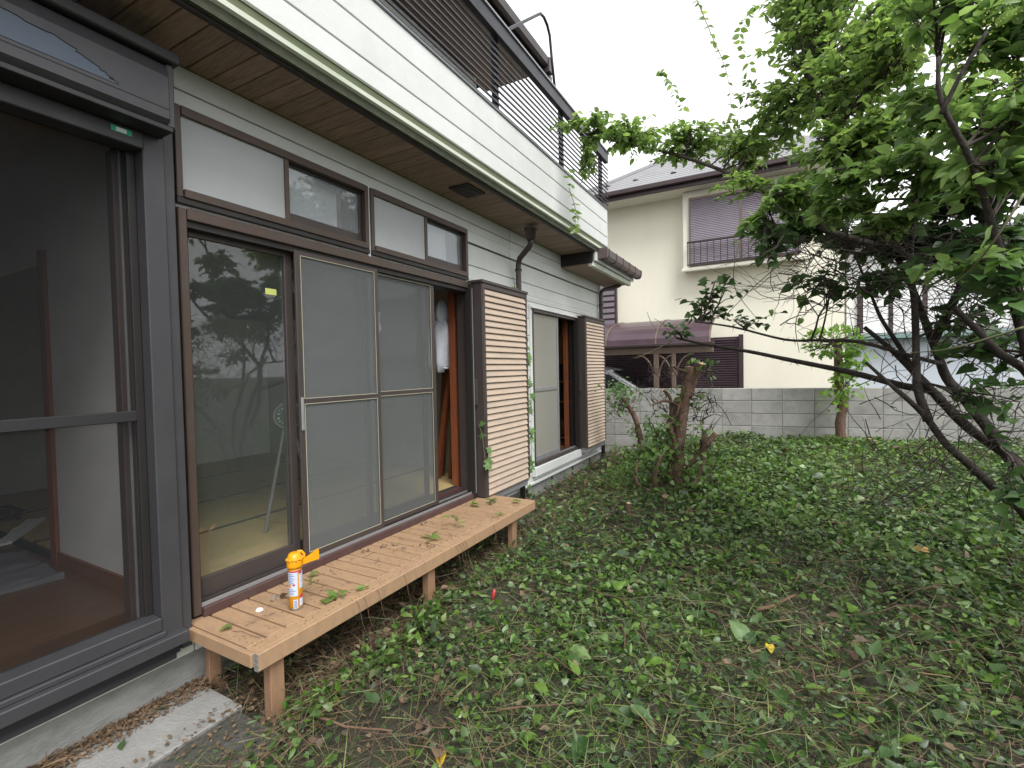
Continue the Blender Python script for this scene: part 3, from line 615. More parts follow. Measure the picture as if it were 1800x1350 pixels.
# ------------------------------------------------------------------ rooms behind the windows (the setting)
def struct(name, m, *a): return one(name, m, None, *a, kind='structure')
ZF = .435
struct('wood_floor', 'floor_wood', -4.0, -.161, YN, 1.20, ZF-.06, ZF)
struct('ceiling', 'ceiling_in', -4.0, -.161, YN, 7.4, 2.88, 2.94)
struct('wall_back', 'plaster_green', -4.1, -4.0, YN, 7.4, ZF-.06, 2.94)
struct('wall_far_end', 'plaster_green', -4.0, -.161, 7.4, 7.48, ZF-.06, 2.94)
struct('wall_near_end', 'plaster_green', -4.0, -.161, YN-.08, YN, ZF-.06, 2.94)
PW = struct('partition_wall', 'plaster_in', -1.22, -.161, 1.20, 1.26, ZF-.06, 2.88)
one('baseboard', 'wood_brown', PW, -1.22, -.165, 1.185, 1.1995, ZF, ZF+.075)
one('end_post', 'wood_orange', PW, -1.30, -1.2205, 1.18, 1.27, ZF, 2.30)
struct('partition_header', 'plaster_in', -4.0, -1.221, 1.21, 1.25, 2.25, 2.88)
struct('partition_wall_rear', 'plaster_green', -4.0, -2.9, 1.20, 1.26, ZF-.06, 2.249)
struct('wall_between_rooms', 'plaster_in', -4.0, -.161, 4.40, 4.46, ZF-.06, 2.88)
struct('storeroom_floor', 'floor_wood', -4.0, -.161, 4.46, 7.4, ZF-.06, ZF-.002)
TF = struct('tatami_floor', 'tatami_edge', -4.0, -.17, 1.26, 4.40, ZF-.06, ZF-.012)
for (x0, x1, y0, y1) in ((-1.03, -.19, 1.28, 2.30), (-1.03, -.19, 2.30, 4.38), (-1.90, -1.03, 1.28, 3.1), (-1.90, -1.03, 3.1, 4.38), (-2.95, -1.90, 1.28, 3.1), (-2.95, -1.90, 3.1, 4.38), (-3.98, -2.95, 1.28, 2.9), (-3.98, -2.95, 2.9, 4.38)):
    piece('mat', 'tatami', TF, x0+.022, x1-.022, y0+.006, y1-.006, ZF-.012, ZF)
    for xx in (x0+.001, x1-.0215): piece('edge_cloth', 'tatami_edge', TF, xx, xx+.0205, y0+.006, y1-.006, ZF-.011, ZF+.001)
struct('closet_wall', 'shoji', -3.9, -3.85, 2.7, 4.38, ZF, 2.3)
one('window_board', 'maroon', None, -.169, -.121, 1.29, 3.84, .36, .43, kind='structure')
# post seen through the gap of the wide window
struct('window_post', 'wood_orange', -.235, -.168, 3.80, 3.90, ZF-.005, 2.84)

# things indoors
def plank_lean(label, p0, p1, w, d, m='wood_brown'):
    a, b = Vector(p0), Vector(p1); u = (b-a).normalized(); s = u.cross(Vector((0, 1, 0))).normalized(); t = u.cross(s)
    mb = MB(); vs = [a+s*i*w/2+t*j*d/2 for i, j in ((-1, -1), (1, -1), (1, 1), (-1, 1))]; vs += [v+(b-a) for v in vs]
    mb.v = [tuple(v) for v in vs]; mb.f = [(3, 2, 1, 0), (4, 5, 6, 7), (0, 1, 5, 4), (1, 2, 6, 5), (2, 3, 7, 6), (3, 0, 4, 7)]
    return tag(mb.build('timber_batten', m, loc=a), label, 'batten', 'battens leaning inside the open window')
plank_lean('thick reddish batten leaning under the white jacket inside the open window', (-.55, 3.98, ZF+.01), (-.34, 3.99, 1.62), .05, .06, 'wood_orange')
plank_lean('thin brown batten leaning beside the orange window post', (-.42, 4.02, ZF+.01), (-.36, 4.07, 1.60), .03, .035)
plank_lean('wide brown batten leaning behind the other battens in the window gap', (-.62, 4.12, ZF+.01), (-.48, 4.10, 1.70), .09, .03)
# hooded jacket hanging by the post: body of revolution squashed and rumpled, with hood, sleeve and hem
JK = thing('jacket', 'pale grey hooded jacket hanging beside the orange wooden post', 'jacket', (-.38, 3.90, 1.57))
def rumpled(prof, c, sx, sy, seed, amp=.02, k=26):
    r = np.random.default_rng(seed); mb = MB(); n = len(prof); ph = r.uniform(0, 6, 6)
    for i, (rr, z) in enumerate(prof):
        for j in range(k):
            a = 2*math.pi*j/k; q = rr*(1+.16*math.sin(3*a+ph[0]+z*5)+.10*math.sin(7*a+ph[1]+z*9))+amp*math.sin(5*a+z*14+ph[2])*.5
            mb.v.append((c[0]+sx*q*math.cos(a), c[1]+sy*q*math.sin(a), c[2]+z))
    for i in range(n-1):
        for j in range(k): mb.f.append((i*k+j, i*k+(j+1) % k, (i+1)*k+(j+1) % k, (i+1)*k+j))
    mb.f.append(tuple(range(k-1, -1, -1))); mb.f.append(tuple(range((n-1)*k, n*k)))
    return mb
rumpled([(.13, 0), (.15, .03), (.145, .10), (.15, .2), (.155, .3), (.14, .40), (.10, .46), (.05, .49)], (-.38, 3.90, 1.57), .8, 1.0, 3).build('torso', 'cloth', JK, smooth=True)
rumpled([(.03, 0), (.10, .03), (.11, .10), (.085, .17), (.03, .24)], (-.38, 3.89, 2.0), .8, .9, 4).build('hood', 'cloth', JK, smooth=True)
rumpled([(.04, 0), (.05, .1), (.055, .3), (.06, .42), (.03, .47)], (-.34, 3.79, 1.53), .9, .9, 5, amp=.015).build('sleeve', 'cloth', JK, smooth=True)
one('hem_band', 'cloth', JK, -.48, -.28, 3.80, 4.00, 1.56, 1.58, c=.008)
# round emblem disc on a slim tripod behind the first pane
DS = thing('disc_sign', 'round green disc with white flower emblem on slim grey legs behind the window', 'sign', (-.55, 2.27, ZF))
dc = Vector((-.55, 2.27, 1.245)); dn = (EYE-dc); dn.z = 0; dn.normalize(); de = Vector((-dn.y, dn.x, 0))
def disc_mb(r0, r1, x0, x1, k=36):
    mb = MB(); b = 0
    for x, r in ((x0, r0), (x0, r1), (x1, r1), (x1, r0)):
        for j in range(k): a = 2*math.pi*j/k; q = dc+dn*x+de*(r*math.cos(a))+Vector((0, 0, r*math.sin(a))); mb.v.append(tuple(q))
    for i in range(4):
        for j in range(k): mb.f.append((i*k+j, i*k+(j+1) % k, ((i+1) % 4)*k+(j+1) % k, ((i+1) % 4)*k+j))
    return mb
disc_mb(.0005, .088, -.006, .006).build('disc', 'disc_green', DS, smooth=False)
disc_mb(.0885, .096, -.008, .010).build('rim', 'metal_grey', DS)
mb = MB(); pts = []
for j in range(10): a = math.pi*j/5+math.pi/2; r = .024 if j % 2 == 0 else .013; pts.append(dc+dn*.0066+de*(r*math.cos(a))+Vector((0, 0, r*math.sin(a))))
mb.poly(pts).build('emblem', 'white_paint', DS)
def arc_text(txt, a0, step, flip):
    for i, ch in enumerate(txt):
        a = math.radians(a0+step*i); cu = bpy.data.curves.new('letter', 'FONT'); cu.body = ch; cu.size = .026; cu.align_x = 'CENTER'; cu.align_y = 'CENTER'; cu.materials.append(MATS['white_paint'])
        tmp = bpy.data.objects.new('letter', cu); me = bpy.data.meshes.new_from_object(tmp); bpy.data.objects.remove(tmp)
        o = bpy.data.objects.new('letter', me); COL.objects.link(o); o.parent = DS
        q = dc+dn*.0068+de*(.066*math.cos(a))+Vector((0, 0, .066*math.sin(a)))
        up = (de*math.cos(a)+Vector((0, 0, math.sin(a))))*(1 if not flip else -1); rt = up.cross(dn)
        o.rotation_euler = Matrix((rt, up, dn)).transposed().to_euler(); o.location = q-DS.location
arc_text('plate', 165, -19, False); arc_text('Belun', 195, 19, True)
for s in (-1, 1): MB().tube([dc+de*s*.03+Vector((0, 0, -.09)), dc+de*s*.17+dn*.05+Vector((0, 0, -.8))], .011, 8).build('leg', 'metal_grey', DS)
MB().tube([dc-dn*.01+Vector((0, 0, -.09)), dc-dn*.2+Vector((0, 0, -.8))], .011, 8).build('leg', 'metal_grey', DS)
# left room floor: plastic sheet, white strip, cable
def sheet(name, corners, z, m, label, cat, seed, amp=.015, n=14, th=.012):
    r = np.random.default_rng(seed); ph = r.uniform(0, 6, 8); mb = MB()
    A, B, Cc, D = [Vector((*c, z)) for c in corners]
    for lay in (0, 1):
        for i in range(n+1):
            for j in range(n+1):
                u, v = i/n, j/n; p = A*(1-u)*(1-v)+B*u*(1-v)+Cc*u*v+D*(1-u)*v
                h = amp*(math.sin(7*u+ph[0])*math.sin(9*v+ph[1])+.6*math.sin(17*u+ph[2]+5*v)+.5*math.sin(21*v+ph[3]))
                mb.v.append((p.x, p.y, z+th+abs(h) if lay == 0 else z+.001))
    q = (n+1)**2; I = lambda i, j, l: l*q+i*(n+1)+j
    for i in range(n):
        for j in range(n): mb.f.append((I(i, j, 0), I(i+1, j, 0), I(i+1, j+1, 0), I(i, j+1, 0))); mb.f.append((I(i, j, 1), I(i, j+1, 1), I(i+1, j+1, 1), I(i+1, j, 1)))
    for i in range(n):
        for a, b, c, d in ((I(i, 0, 0), I(i, 0, 1), I(i+1, 0, 1), I(i+1, 0, 0)), (I(i, n, 0), I(i+1, n, 0), I(i+1, n, 1), I(i, n, 1)), (I(0, i, 0), I(0, i+1, 0), I(0, i+1, 1), I(0, i, 1)), (I(n, i, 0), I(n, i, 1), I(n, i+1, 1), I(n, i+1, 0))): mb.f.append((a, b, c, d))
    return tag(mb.build(name, m, loc=A), label, cat)
sheet('plastic_sheet', [(-1.05, .35), (-.93, 1.12), (-1.62, 1.16), (-1.9, .3)], ZF, 'plastic_sheet', 'crumpled grey plastic sheet folded flat on the dark wooden floor', 'sheet', 5)
sheet('white_strip', [(-2.0, 1.10), (-2.0, 1.20), (-2.55, 1.55), (-2.6, 1.45)], ZF, 'white_paint', 'narrow white strip lying on the floor by the grey partition', 'strip', 8, amp=.006)
mb = MB(); pts = []
for i in range(120):
    t = i*.42; pts.append((-2.9+.22*math.cos(t)+.05*math.sin(i*.9), 1.3+.16*math.sin(t*1.03)+.03*math.cos(i*1.3), ZF+.02+.05*abs(math.sin(i*.37))))
tag(mb.tube(pts, .009, 6).build('cable_coil', 'black_rubber', loc=(-2.9, 1.3, ZF)), 'tangled black cable heaped on the floor of the dark room', 'cable')
# cupboard seen through the far window
CB = thing('storage_shelf', 'open wooden shelf unit with an orange door inside the far window', 'shelf', (-.75, 6.9, ZF))
for z in (.46, 1.02, 1.33): one('shelf_board', 'wood_pale', CB, -1.5, -.22, 6.95, 7.25, z, z+.025)
one('door', 'wood_pale', CB, -1.05, -.22, 6.92, 6.944, 1.62, 2.25)
one('side_board', 'wood_pale', CB, -1.53, -1.5005, 6.92, 7.25, ZF, 2.27)
one('back_board', 'backing', CB, -1.5, -.22, 7.255, 7.28, ZF, 2.27)
mb = MB().lathe([(.001, 0), (.12, 0), (.14, .05), (.15, .22), (.13, .26), (.001, .26)], (-.45, 7.08, .487), 20); tag(mb.build('clay_pot', 'wood_brown', loc=(-.45, 7.08, .487), smooth=True), 'brown rounded pot on the bottom shelf inside the far window', 'pot')

# ------------------------------------------------------------------ bench
ZB = .345
BN = thing('bench', 'long tan slatted bench standing against the wide sliding window', 'bench', (.29, 2.58, 0))
y = 1.258
while y < 3.89:
    piece('deck_board', 'bench', BN, .006, .492, y+.0055, y+.0935, ZB-.028, ZB, c=.003); y += .099
YB1 = y
one('front_rail_top', 'bench', BN, .4925, .560, 1.258, YB1, ZB-.030, ZB-.0005, c=.003)
one('front_beam', 'bench', BN, .5605, .590, 1.252, YB1+.006, ZB-.078, ZB+.001, c=.004)
one('back_beam', 'bench_leg', BN, .03, .07, 1.285, YB1-.03, ZB-.10, ZB-.029)
one('inner_beam', 'bench_leg', BN, .50, .559, 1.285, YB1-.03, ZB-.085, ZB-.031)
one('end_board', 'bench', BN, .004, .5595, 1.235, 1.2575, ZB-.062, ZB-.0015, c=.003)
one('end_board', 'bench', BN, .004, .5595, YB1+.0005, YB1+.021, ZB-.062, ZB-.0015, c=.003)
one('end_grain', 'concrete', BN, .562, .588, 1.248, 1.2515, ZB-.076, ZB-.001)
for yl in (1.36, 2.47, 3.60):
    one('leg', 'bench_leg', BN, .505, .558, yl-.035, yl+.035, -.05+float(ground_z(.53, yl)), ZB-.086, c=.004)
    one('leg', 'bench_leg', BN, .031, .069, yl-.03, yl+.03, -.05, ZB-.101, c=.003)
# spray can
CX, CY = .375, 1.60
CAN = thing('spray_can', 'yellow spray can with a flip-out trigger cap standing on the bench', 'spray can', (CX, CY, ZB)); CAN.scale = (1.26, 1.26, 1.30)
r = .0265
MB().lathe([(.001, .001), (r-.004, .0), (r-.001, .004), (r-.002, .008)], (CX, CY, ZB), 28).build('base_ring', 'can_metal', CAN, smooth=True)
MB().lathe([(r-.002, .008), (r, .010), (r, .155), (r-.003, .163), (r-.006, .166)], (CX, CY, ZB), 32).build('body', 'can_yellow', CAN, smooth=True)
va = math.atan2(EYE.y-CY, EYE.x-CX)                   # side turned to the garden
def lab(name, m, a0, a1, z0, z1, dr=.0006, k=10): return MB().lathe([(r+dr, z0), (r+dr, z1)], (CX, CY, ZB), k, va+math.radians(a0), va+math.radians(a1)).build(name, m, CAN, smooth=True)
Lb = lab('label', 'label_blue', -72, 18, .058, .150); lab('label', 'label_blue', 30, 85, .085, .150)
lab('label_band', 'label_magenta', -74, 86, .1505, .1555); lab('label_band', 'label_magenta', 28, 58, .1425, .1500, .0010)
lab('barcode', 'label_blue', -20, 16, .010, .044); lab('label_patch', 'label_blue', 30, 70, .016, .052); lab('label_patch', 'label_red', 30, 75, .046, .058, .0010)
for k in range(7): lab('bar_line', 'label_text', -14, 10, .013+k*.0042, .0150+k*.0042, .0011, 4)
for k in range(13):
    if k not in (4, 5): lab('print_line', 'label_text', -66, -66+random.uniform(45, 78), .064+k*.0065, .0662+k*.0065, .0011, 8)
lab('print_mark', 'can_yellow', -64, -38, .092, .104, .0012); lab('print_mark', 'label_red', -22, -4, .098, .106, .0012)
CP = MB().lathe([(r-.006, .1655), (r+.0035, .1655), (r+.004, .172), (r+.004, .196), (r+.001, .206), (r-.006, .219), (r-.012, .2215), (.001, .222)], (CX, CY, ZB), 28).build('cap', 'yellow_cap', CAN, smooth=True)
for j in range(9):      # moulded drips
    a = va+math.radians(-80+j*22); MB().tube([(CX+(r+.003)*math.cos(a), CY+(r+.003)*math.sin(a), ZB+.203), (CX+(r+.0042)*math.cos(a), CY+(r+.0042)*math.sin(a), ZB+.193+.003*(j % 2))], [.0035, .0045], 6).build('drip', 'yellow_cap', CP, smooth=True)
hd = Vector((math.cos(va+1.75), math.sin(va+1.75), 0))        # handle direction: along the bench, away from the camera side
c0 = Vector((CX, CY, ZB))
MB().tube([c0+hd*.010+Vector((0, 0, .2225)), c0+hd*.026+Vector((0, 0, .221)), c0+hd*.036+Vector((0, 0, .208)), c0+hd*.036+Vector((0, 0, .186)), c0+hd*.028+Vector((0, 0, .180))], .0055, 8).build('finger_loop', 'yellow_cap', CP, smooth=True)
sd = Vector((-hd.y, hd.x, 0)); mb = MB()
T0, T1 = c0+hd*.030+Vector((0, 0, .176)), c0+hd*.092+Vector((0, 0, .196))
vs = []
for P, wd, hh in ((T0, .008, .008), (T0.lerp(T1, .5), .009, .012), (T1, .011, .019)):
    vs += [P+sd*wd+Vector((0, 0, hh)), P-sd*wd+Vector((0, 0, hh)), P-sd*wd-Vector((0, 0, hh)), P+sd*wd-Vector((0, 0, hh))]
mb.v = [tuple(v) for v in vs]
for i in range(2): mb.f += [(i*4+j, i*4+(j+1) % 4, (i+1)*4+(j+1) % 4, (i+1)*4+j) for j in range(4)]
mb.f += [(3, 2, 1, 0), (8, 9, 10, 11)]
mb.build('trigger', 'yellow_cap', CP)
# ------------------------------------------------------------------ block wall at the end of the garden
BW = thing('block_wall', 'low grey concrete block wall between the garden and the yellow house', 'wall', (.2, 8.35, .1))
wd = Vector((1, .132, 0)).normalized(); wang = math.atan2(wd.y, wd.x); BW.rotation_euler = (0, 0, wang)
def local_piece(name, me, parent, loc):
    o = bpy.data.objects.new(name, me); COL.objects.link(o); o.parent = parent; o.location = loc; return o
bm_ = []
for v in range(3):
    mb = MB().box(-.2125, .2125, -.06, .06, -.0965, .0965, c=.006); me = bpy.data.meshes.new('block'); me.from_pydata(mb.v, [], mb.f); me.materials.append(MATS['block']); bm_.append(me)
for i in range(-7, 24):
    for k in range(7):
        o = local_piece('block', bm_[(i+k) % 3], BW, (.02+i*.431, random.uniform(-.002, .002), -.23+k*.201)); o.rotation_euler = (0, random.uniform(-.004, .004), 0)
mb = MB().box(-3.2, 10.1, -.054, .054, -.4, 1.07); me = bpy.data.meshes.new('mortar_core'); me.from_pydata(mb.v, [], mb.f); me.materials.append(MATS['mortar']); local_piece('mortar_core', me, BW, (0, 0, 0))

# ------------------------------------------------------------------ the yellow house beyond
NB = thing('neighbour_house', 'cream yellow stucco house with grey slate roof behind the block wall', 'house', (1.2, 11.5, 0))
YW = 11.5
NWX0, NWX1 = -1.2, 3.66
wl = one('wall', 'cream', NB, NWX0, NWX1, YW, YW+7, -.2, 5.36)
one('eave_soffit', 'cream_trim', NB, NWX0-.5, NWX1+.6, YW-.62, YW-.001, 5.33, 5.36)
one('fascia', 'nb_brown', NB, NWX0-.52, NWX1+.62, YW-.66, YW-.621, 5.31, 5.45, c=.004)
one('gutter', 'nb_brown', NB, NWX0-.54, NWX1+.64, YW-.76, YW-.661, 5.395, 5.50, c=.015)
# hip roof laid in slate courses
RF = MB().poly([(NWX0-.5, YW-.72, 5.49), (NWX1+.6, YW-.72, 5.49), (NWX1-2.5, YW+3.2, 7.84), (NWX0+2.6, YW+3.2, 7.84)]).build('roof', 'nb_brown', NB)
n = 22
for k in range(n):
    t0, t1 = k/n, (k+1.15)/n; f = lambda t: ((NWX0-.5)+t*3.1, (NWX1+.6)-t*3.1, YW-.72+t*3.92, 5.50+t*2.35)
    a, b = f(t0), f(min(t1, 1)); MB().poly([(a[0], a[2], a[3]+.016), (a[1], a[2], a[3]+.016), (b[1], b[2], b[3]+.004), (b[0], b[2], b[3]+.004)]).poly([(a[0], a[2], a[3]), (a[1], a[2], a[3]), (a[1], a[2], a[3]+.0159), (a[0], a[2], a[3]+.0159)]).build('slate_course', 'slate_roof', RF)
MB().tube([(NWX0-.5, YW-.72, 5.53), (NWX0+2.6, YW+3.2, 7.88)], .05, 6).build('hip_cap', 'slate_roof', RF)
MB().poly([(NWX0-.5, YW-.72, 5.49), (NWX0+2.6, YW+3.2, 7.84), (NWX0-.5, YW+7.6, 5.49)]).poly([(NWX1+.6, YW-.72, 5.49), (NWX1+.6, YW+7.6, 5.49), (NWX1-2.5, YW+3.2, 7.84)]).poly([(NWX0-.5, YW+7.6, 5.49), (NWX0+2.6, YW+3.2, 7.84), (NWX1-2.5, YW+3.2, 7.84), (NWX1+.6, YW+7.6, 5.49)]).build('roof_side', 'slate_roof', NB)
for x, t in ((-1.9+.9, .10), (-1.25+.9, .11), (-.4+.9, .10), (.5+.6, .12), (1.8, .1), (2.5, .12)):
    MB().lathe([(.07, 0), (.06, .03), (.02, .045), (.001, .046)], (x, YW-.72+t*3.92+.15, 5.60+t*2.35), 8).build('snow_guard', 'slate_roof', RF)
# bay window with shutters
bx0, bx1 = .70, 3.02
BAY = one('bay', 'cream_trim', NB, bx0, bx1, YW-.30, YW-.001, 3.64, 5.325, c=.01)
one('bay_sill', 'cream_trim', BAY, bx0-.03, bx1+.03, YW-.36, YW-.301, 3.60, 3.665, c=.01)
SW = one('shuttered_window', 'nb_brown', NB, .835, 2.90, YW-.325, YW-.3005, 3.70, 5.17)
for j in range(2):
    mb = MB(); xa, xb = (.87, 1.83) if j == 0 else (1.88, 2.86); z = 3.76
    while z < 5.12: mb.prism_x([(YW-.326, z), (YW-.338, z+.004), (YW-.33, z+.030), (YW-.326, z+.031)], xa, xb); z += .0365
    mb.build('shutter', 'nb_shutter', SW)
one('frame_strip', 'bronze_alu', SW, 1.831, 1.879, YW-.345, YW-.326, 3.70, 5.17)
one('frame_strip', 'bronze_alu', SW, .835, .869, YW-.345, YW-.326, 3.70, 5.17)
one('frame_strip', 'bronze_alu', SW, .87, 2.9, YW-.344, YW-.326, 5.125, 5.17)
GR = one('window_guard', 'nb_brown', NB, .81, 2.93, YW-.46, YW-.43, 4.18, 4.215)
one('lower_rail', 'nb_brown', GR, .81, 2.93, YW-.46, YW-.43, 3.70, 3.725)
for k in range(17): piece('baluster', 'nb_brown', GR, .815+k*.1305, .83+k*.1305, YW-.452, YW-.438, 3.726, 4.179)
# ground floor roller shutter
RS = one('garage_shutter', 'nb_brown', NB, -1.6, 1.78, YW-.04, YW-.001, -.1, 2.16)
mb = MB(); z = 0.0
while z < 2.1: mb.prism_x([(YW-.0405, z), (YW-.066, z+.016), (YW-.07, z+.030), (YW-.0405, z+.047)], -1.55, 1.74); z += .0505
mb.build('corrugation', 'nb_corrug', RS)
one('shutter_guide', 'nb_brown', RS, 1.781, 1.87, YW-.09, YW-.001, -.1, 2.2, c=.005)
# small dark window at the left edge of the yellow house, seen past the corner pipe
SW2 = one('side_window', 'nb_brown', NB, -1.42, -.86, YW-.12, YW-.001, 2.35, 3.75)
for k in range(9): piece('louvre', 'nb_shutter', SW2, -1.38, -.90, YW-.135, YW-.121, 2.45+k*.14, 2.54+k*.14)

# carport
CPT = thing('carport', 'carport with purple curved roof and arched bronze braces beyond the wall', 'carport', (.3, 9.75, 0))
arc = []
for i in range(9):
    a = i/8*math.pi*.5; arc.append((9.62+1.55*(1-math.cos(a)), 1.98+.58*math.sin(a)))
mb = MB(); mb.prism_x(arc+[(p[0]+.006, p[1]-.012) for p in arc[::-1]], -2.4, 1.42).build('roof_sheet', 'poly', CPT)
for x in (-2.4, -1.55, -.58, .42, 1.4): mb = MB(); mb.prism_x([(p[0]-.014, p[1]+.014) for p in arc]+[(p[0]+.012, p[1]-.02) for p in arc[::-1]], x, x+.03); mb.build('rib', 'bronze_alu', CPT)
one('front_beam', 'bronze_alu', CPT, -2.45, 1.48, 9.58, 9.66, 1.915, 1.972, c=.006)
one('lower_beam', 'bronze_alu', CPT, -2.45, 1.48, 9.60, 9.65, 1.795, 1.914, c=.004)
one('gutter_lip', 'nb_brown', CPT, -2.45, 1.50, 9.50, 9.579, 1.93, 1.99, c=.01)
for x in (-2.2, .40, .735): one('post', 'bronze_alu', CPT, x, x+.09 if x < .7 else x+.075, 9.59, 9.66, -.1, 1.794, c=.006)
def brace(x, s):
    pts = []
    for i in range(8): a = i/7*math.pi/2; pts.append((x+s*.32*(1-math.cos(a)) if True else 0, 9.625, 1.33+.45*math.sin(a)))
    return MB().tube(pts, .017, 6).build('brace', 'bronze_alu', CPT)
brace(.395, -1); brace(.495, 1); brace(.73, -1); brace(.815, 1)
# white car
CAR = thing('car', 'white car with raked windscreen parked under the purple carport', 'car', (-1.3, 10.45, 0))
def car():
    y0, y1 = 9.95, 11.15; ym = (y0+y1)/2
    prof = [(-3.3, .25), (-3.32, .75), (-3.2, 1.0), (-2.9, 1.02), (-2.55, 1.38), (-2.2, 1.53), (-1.5, 1.60), (-.95, 1.58), (-.62, 1.51), (.10, 1.06), (.55, 1.0), (.95, .88), (1.02, .6), (.98, .25)]
    def ring(yy, ins, zs): return [(x*(1-.0)+(ins if x < -1 else -ins)*.6, yy, z if z < 1.01 else 1.0+(z-1.0)*zs) for x, z in prof]
    secs = [(y0, .10, .86), (y0+.07, .02, .96), (y0+.22, 0, .995), (ym, 0, 1.0), (y1-.22, 0, .995), (y1-.07, .02, .96), (y1, .10, .86)]
    mb = MB(); n = len(prof)
    for yy, ins, zs in secs: mb.v += ring(yy, ins, zs)
    for i in range(len(secs)-1):
        for j in range(n): mb.f.append((i*n+j, i*n+(j+1) % n, (i+1)*n+(j+1) % n, (i+1)*n+j))
    mb.f += [tuple(range(n)), tuple(range(len(secs)*n-1, (len(secs)-1)*n-1, -1))]
    body = mb.build('body', 'car_white', CAR, smooth=False)
    MB().poly([(-.56, y0+.14, 1.487), (-.56, y1-.14, 1.487), (.06, y1-.10, 1.10), (.06, y0+.10, 1.10)]).build('windscreen', 'car_glass', CAR)
    MB().poly([(-.78, y0-.004, 1.42), (-.60, y0-.004, 1.40), (-.06, y0-.004, 1.06), (-.85, y0-.004, 1.04)]).poly([(-.9, y0-.004, 1.43), (-.95, y0-.004, 1.04), (-2.0, y0-.004, 1.04), (-2.0, y0-.004, 1.43)]).build('side_glass', 'car_glass', CAR)
    MB().tube([(-.62, y0-.002, 1.45), (-.3, y0-.006, 1.28), (.08, y0-.004, 1.04)], .018, 6).build('pillar_trim', 'car_white', CAR)
    for x in (-2.55, .25):
        for yy in (y0+.06, y1-.20):
            mb = MB(); k = 20
            for yv, rr in ((yy, .18), (yy, .30), (yy+.14, .30), (yy+.14, .18)):
                for j in range(k): a = 2*math.pi*j/k; mb.v.append((x+rr*math.cos(a), yv-.03, .30+rr*math.sin(a)))
            for i in range(4):
                for j in range(k): mb.f.append((i*k+j, i*k+(j+1) % k, ((i+1) % 4)*k+(j+1) % k, ((i+1) % 4)*k+j))
            wh = mb.build('wheel', 'black_rubber', CAR)
            mb = MB(); mb.poly([(x+.178*math.cos(2*math.pi*j/k), yy-.025, .30+.178*math.sin(2*math.pi*j/k)) for j in range(k)]); mb.build('rim', 'metal_grey', wh)
    for s in (y0+.12, y1-.32): one('headlight', 'chrome', CAR, .93, 1.03, s, s+.2, .66, .80, c=.02)
car()

# ------------------------------------------------------------------ pale building on the right
WB = thing('white_building', 'pale blue and white building with a green ledge behind the thorny branches', 'building', (6, 12, 0))
one('lower_wall', 'blue_wall', WB, 3.78, 12, 11.75, 12.6, -.2, 1.98)
for x in (4.75, 6.1, 7.5): one('panel_seam', 'white_wall', WB, x, x+.03, 11.74, 11.7495, 0, 1.97)
one('ledge', 'ledge_green', WB, 3.70, 12.1, 11.45, 12.5, 1.985, 2.07, c=.01)
one('ledge_top', 'metal_grey', WB, 3.72, 12.1, 11.50, 12.5, 2.072, 2.11, c=.008)
one('upper_wall', 'white_wall', WB, 3.80, 12, 12.55, 18, 2.0, 3.9)
one('roof_edge', 'slate_roof', WB, 3.6, 12.2, 12.2, 18.2, 3.9, 4.02, c=.01)
for x0 in (3.98, 6.4):
    WN = one('window', 'nb_brown', WB, x0, x0+1.15, 12.50, 12.5495, 2.12, 3.15)
    one('pane', 'white_wall', WN, x0+.10, x0+.52, 12.485, 12.4995, 2.15, 3.08); one('pane', 'white_wall', WN, x0+.60, x0+1.06, 12.485, 12.4995, 2.15, 3.08)
    one('mullion', 'nb_brown', WN, x0+.53, x0+.59, 12.47, 12.4995, 2.12, 3.15)

# ------------------------------------------------------------------ vegetation
def rand_dirs(n, rng, up=0.):
    d = norm(rng.normal(size=(n, 3))); d[:, 2] += up; return norm(d)
def spline(P, n):
    P = [Vector(p) for p in P]; out = []; m = len(P)-1
    for i in range(m):
        a, b, c, d = P[max(i-1, 0)], P[i], P[i+1], P[min(i+2, m)]
        for k in range(n):
            t = k/n; out.append(.5*((2*b)+(c-a)*t+(2*a-5*b+4*c-d)*t*t+(3*b-a-3*c+d)*t**3))
    out.append(P[-1]); return out
def wob_path(a, b, n, amp, rng, sag=0.):
    a, b = Vector(a), Vector(b); L = (b-a).length; pts = []
    off = Vector((0, 0, 0))
    for i in range(n+1):
        t = i/n; pts.append(a.lerp(b, t)+off*math.sin(math.pi*min(1, t+.1))+Vector((0, 0, -sag*L*math.sin(math.pi*t))))
        off += Vector(rng.normal(size=3)*amp*L/n)
    return pts
def limb(mb, pts, r0, r1, k=8, sub=4, rng=None, rough=0.):
    q = spline(pts, sub); n = len(q); rad = []
    for i in range(n):
        r = r0+(r1-r0)*(i/(n-1))**.8
        if rng is not None and rough: r *= 1+rng.uniform(-rough, rough)
        rad.append(r)
    mb.tube(q, rad, k); return q
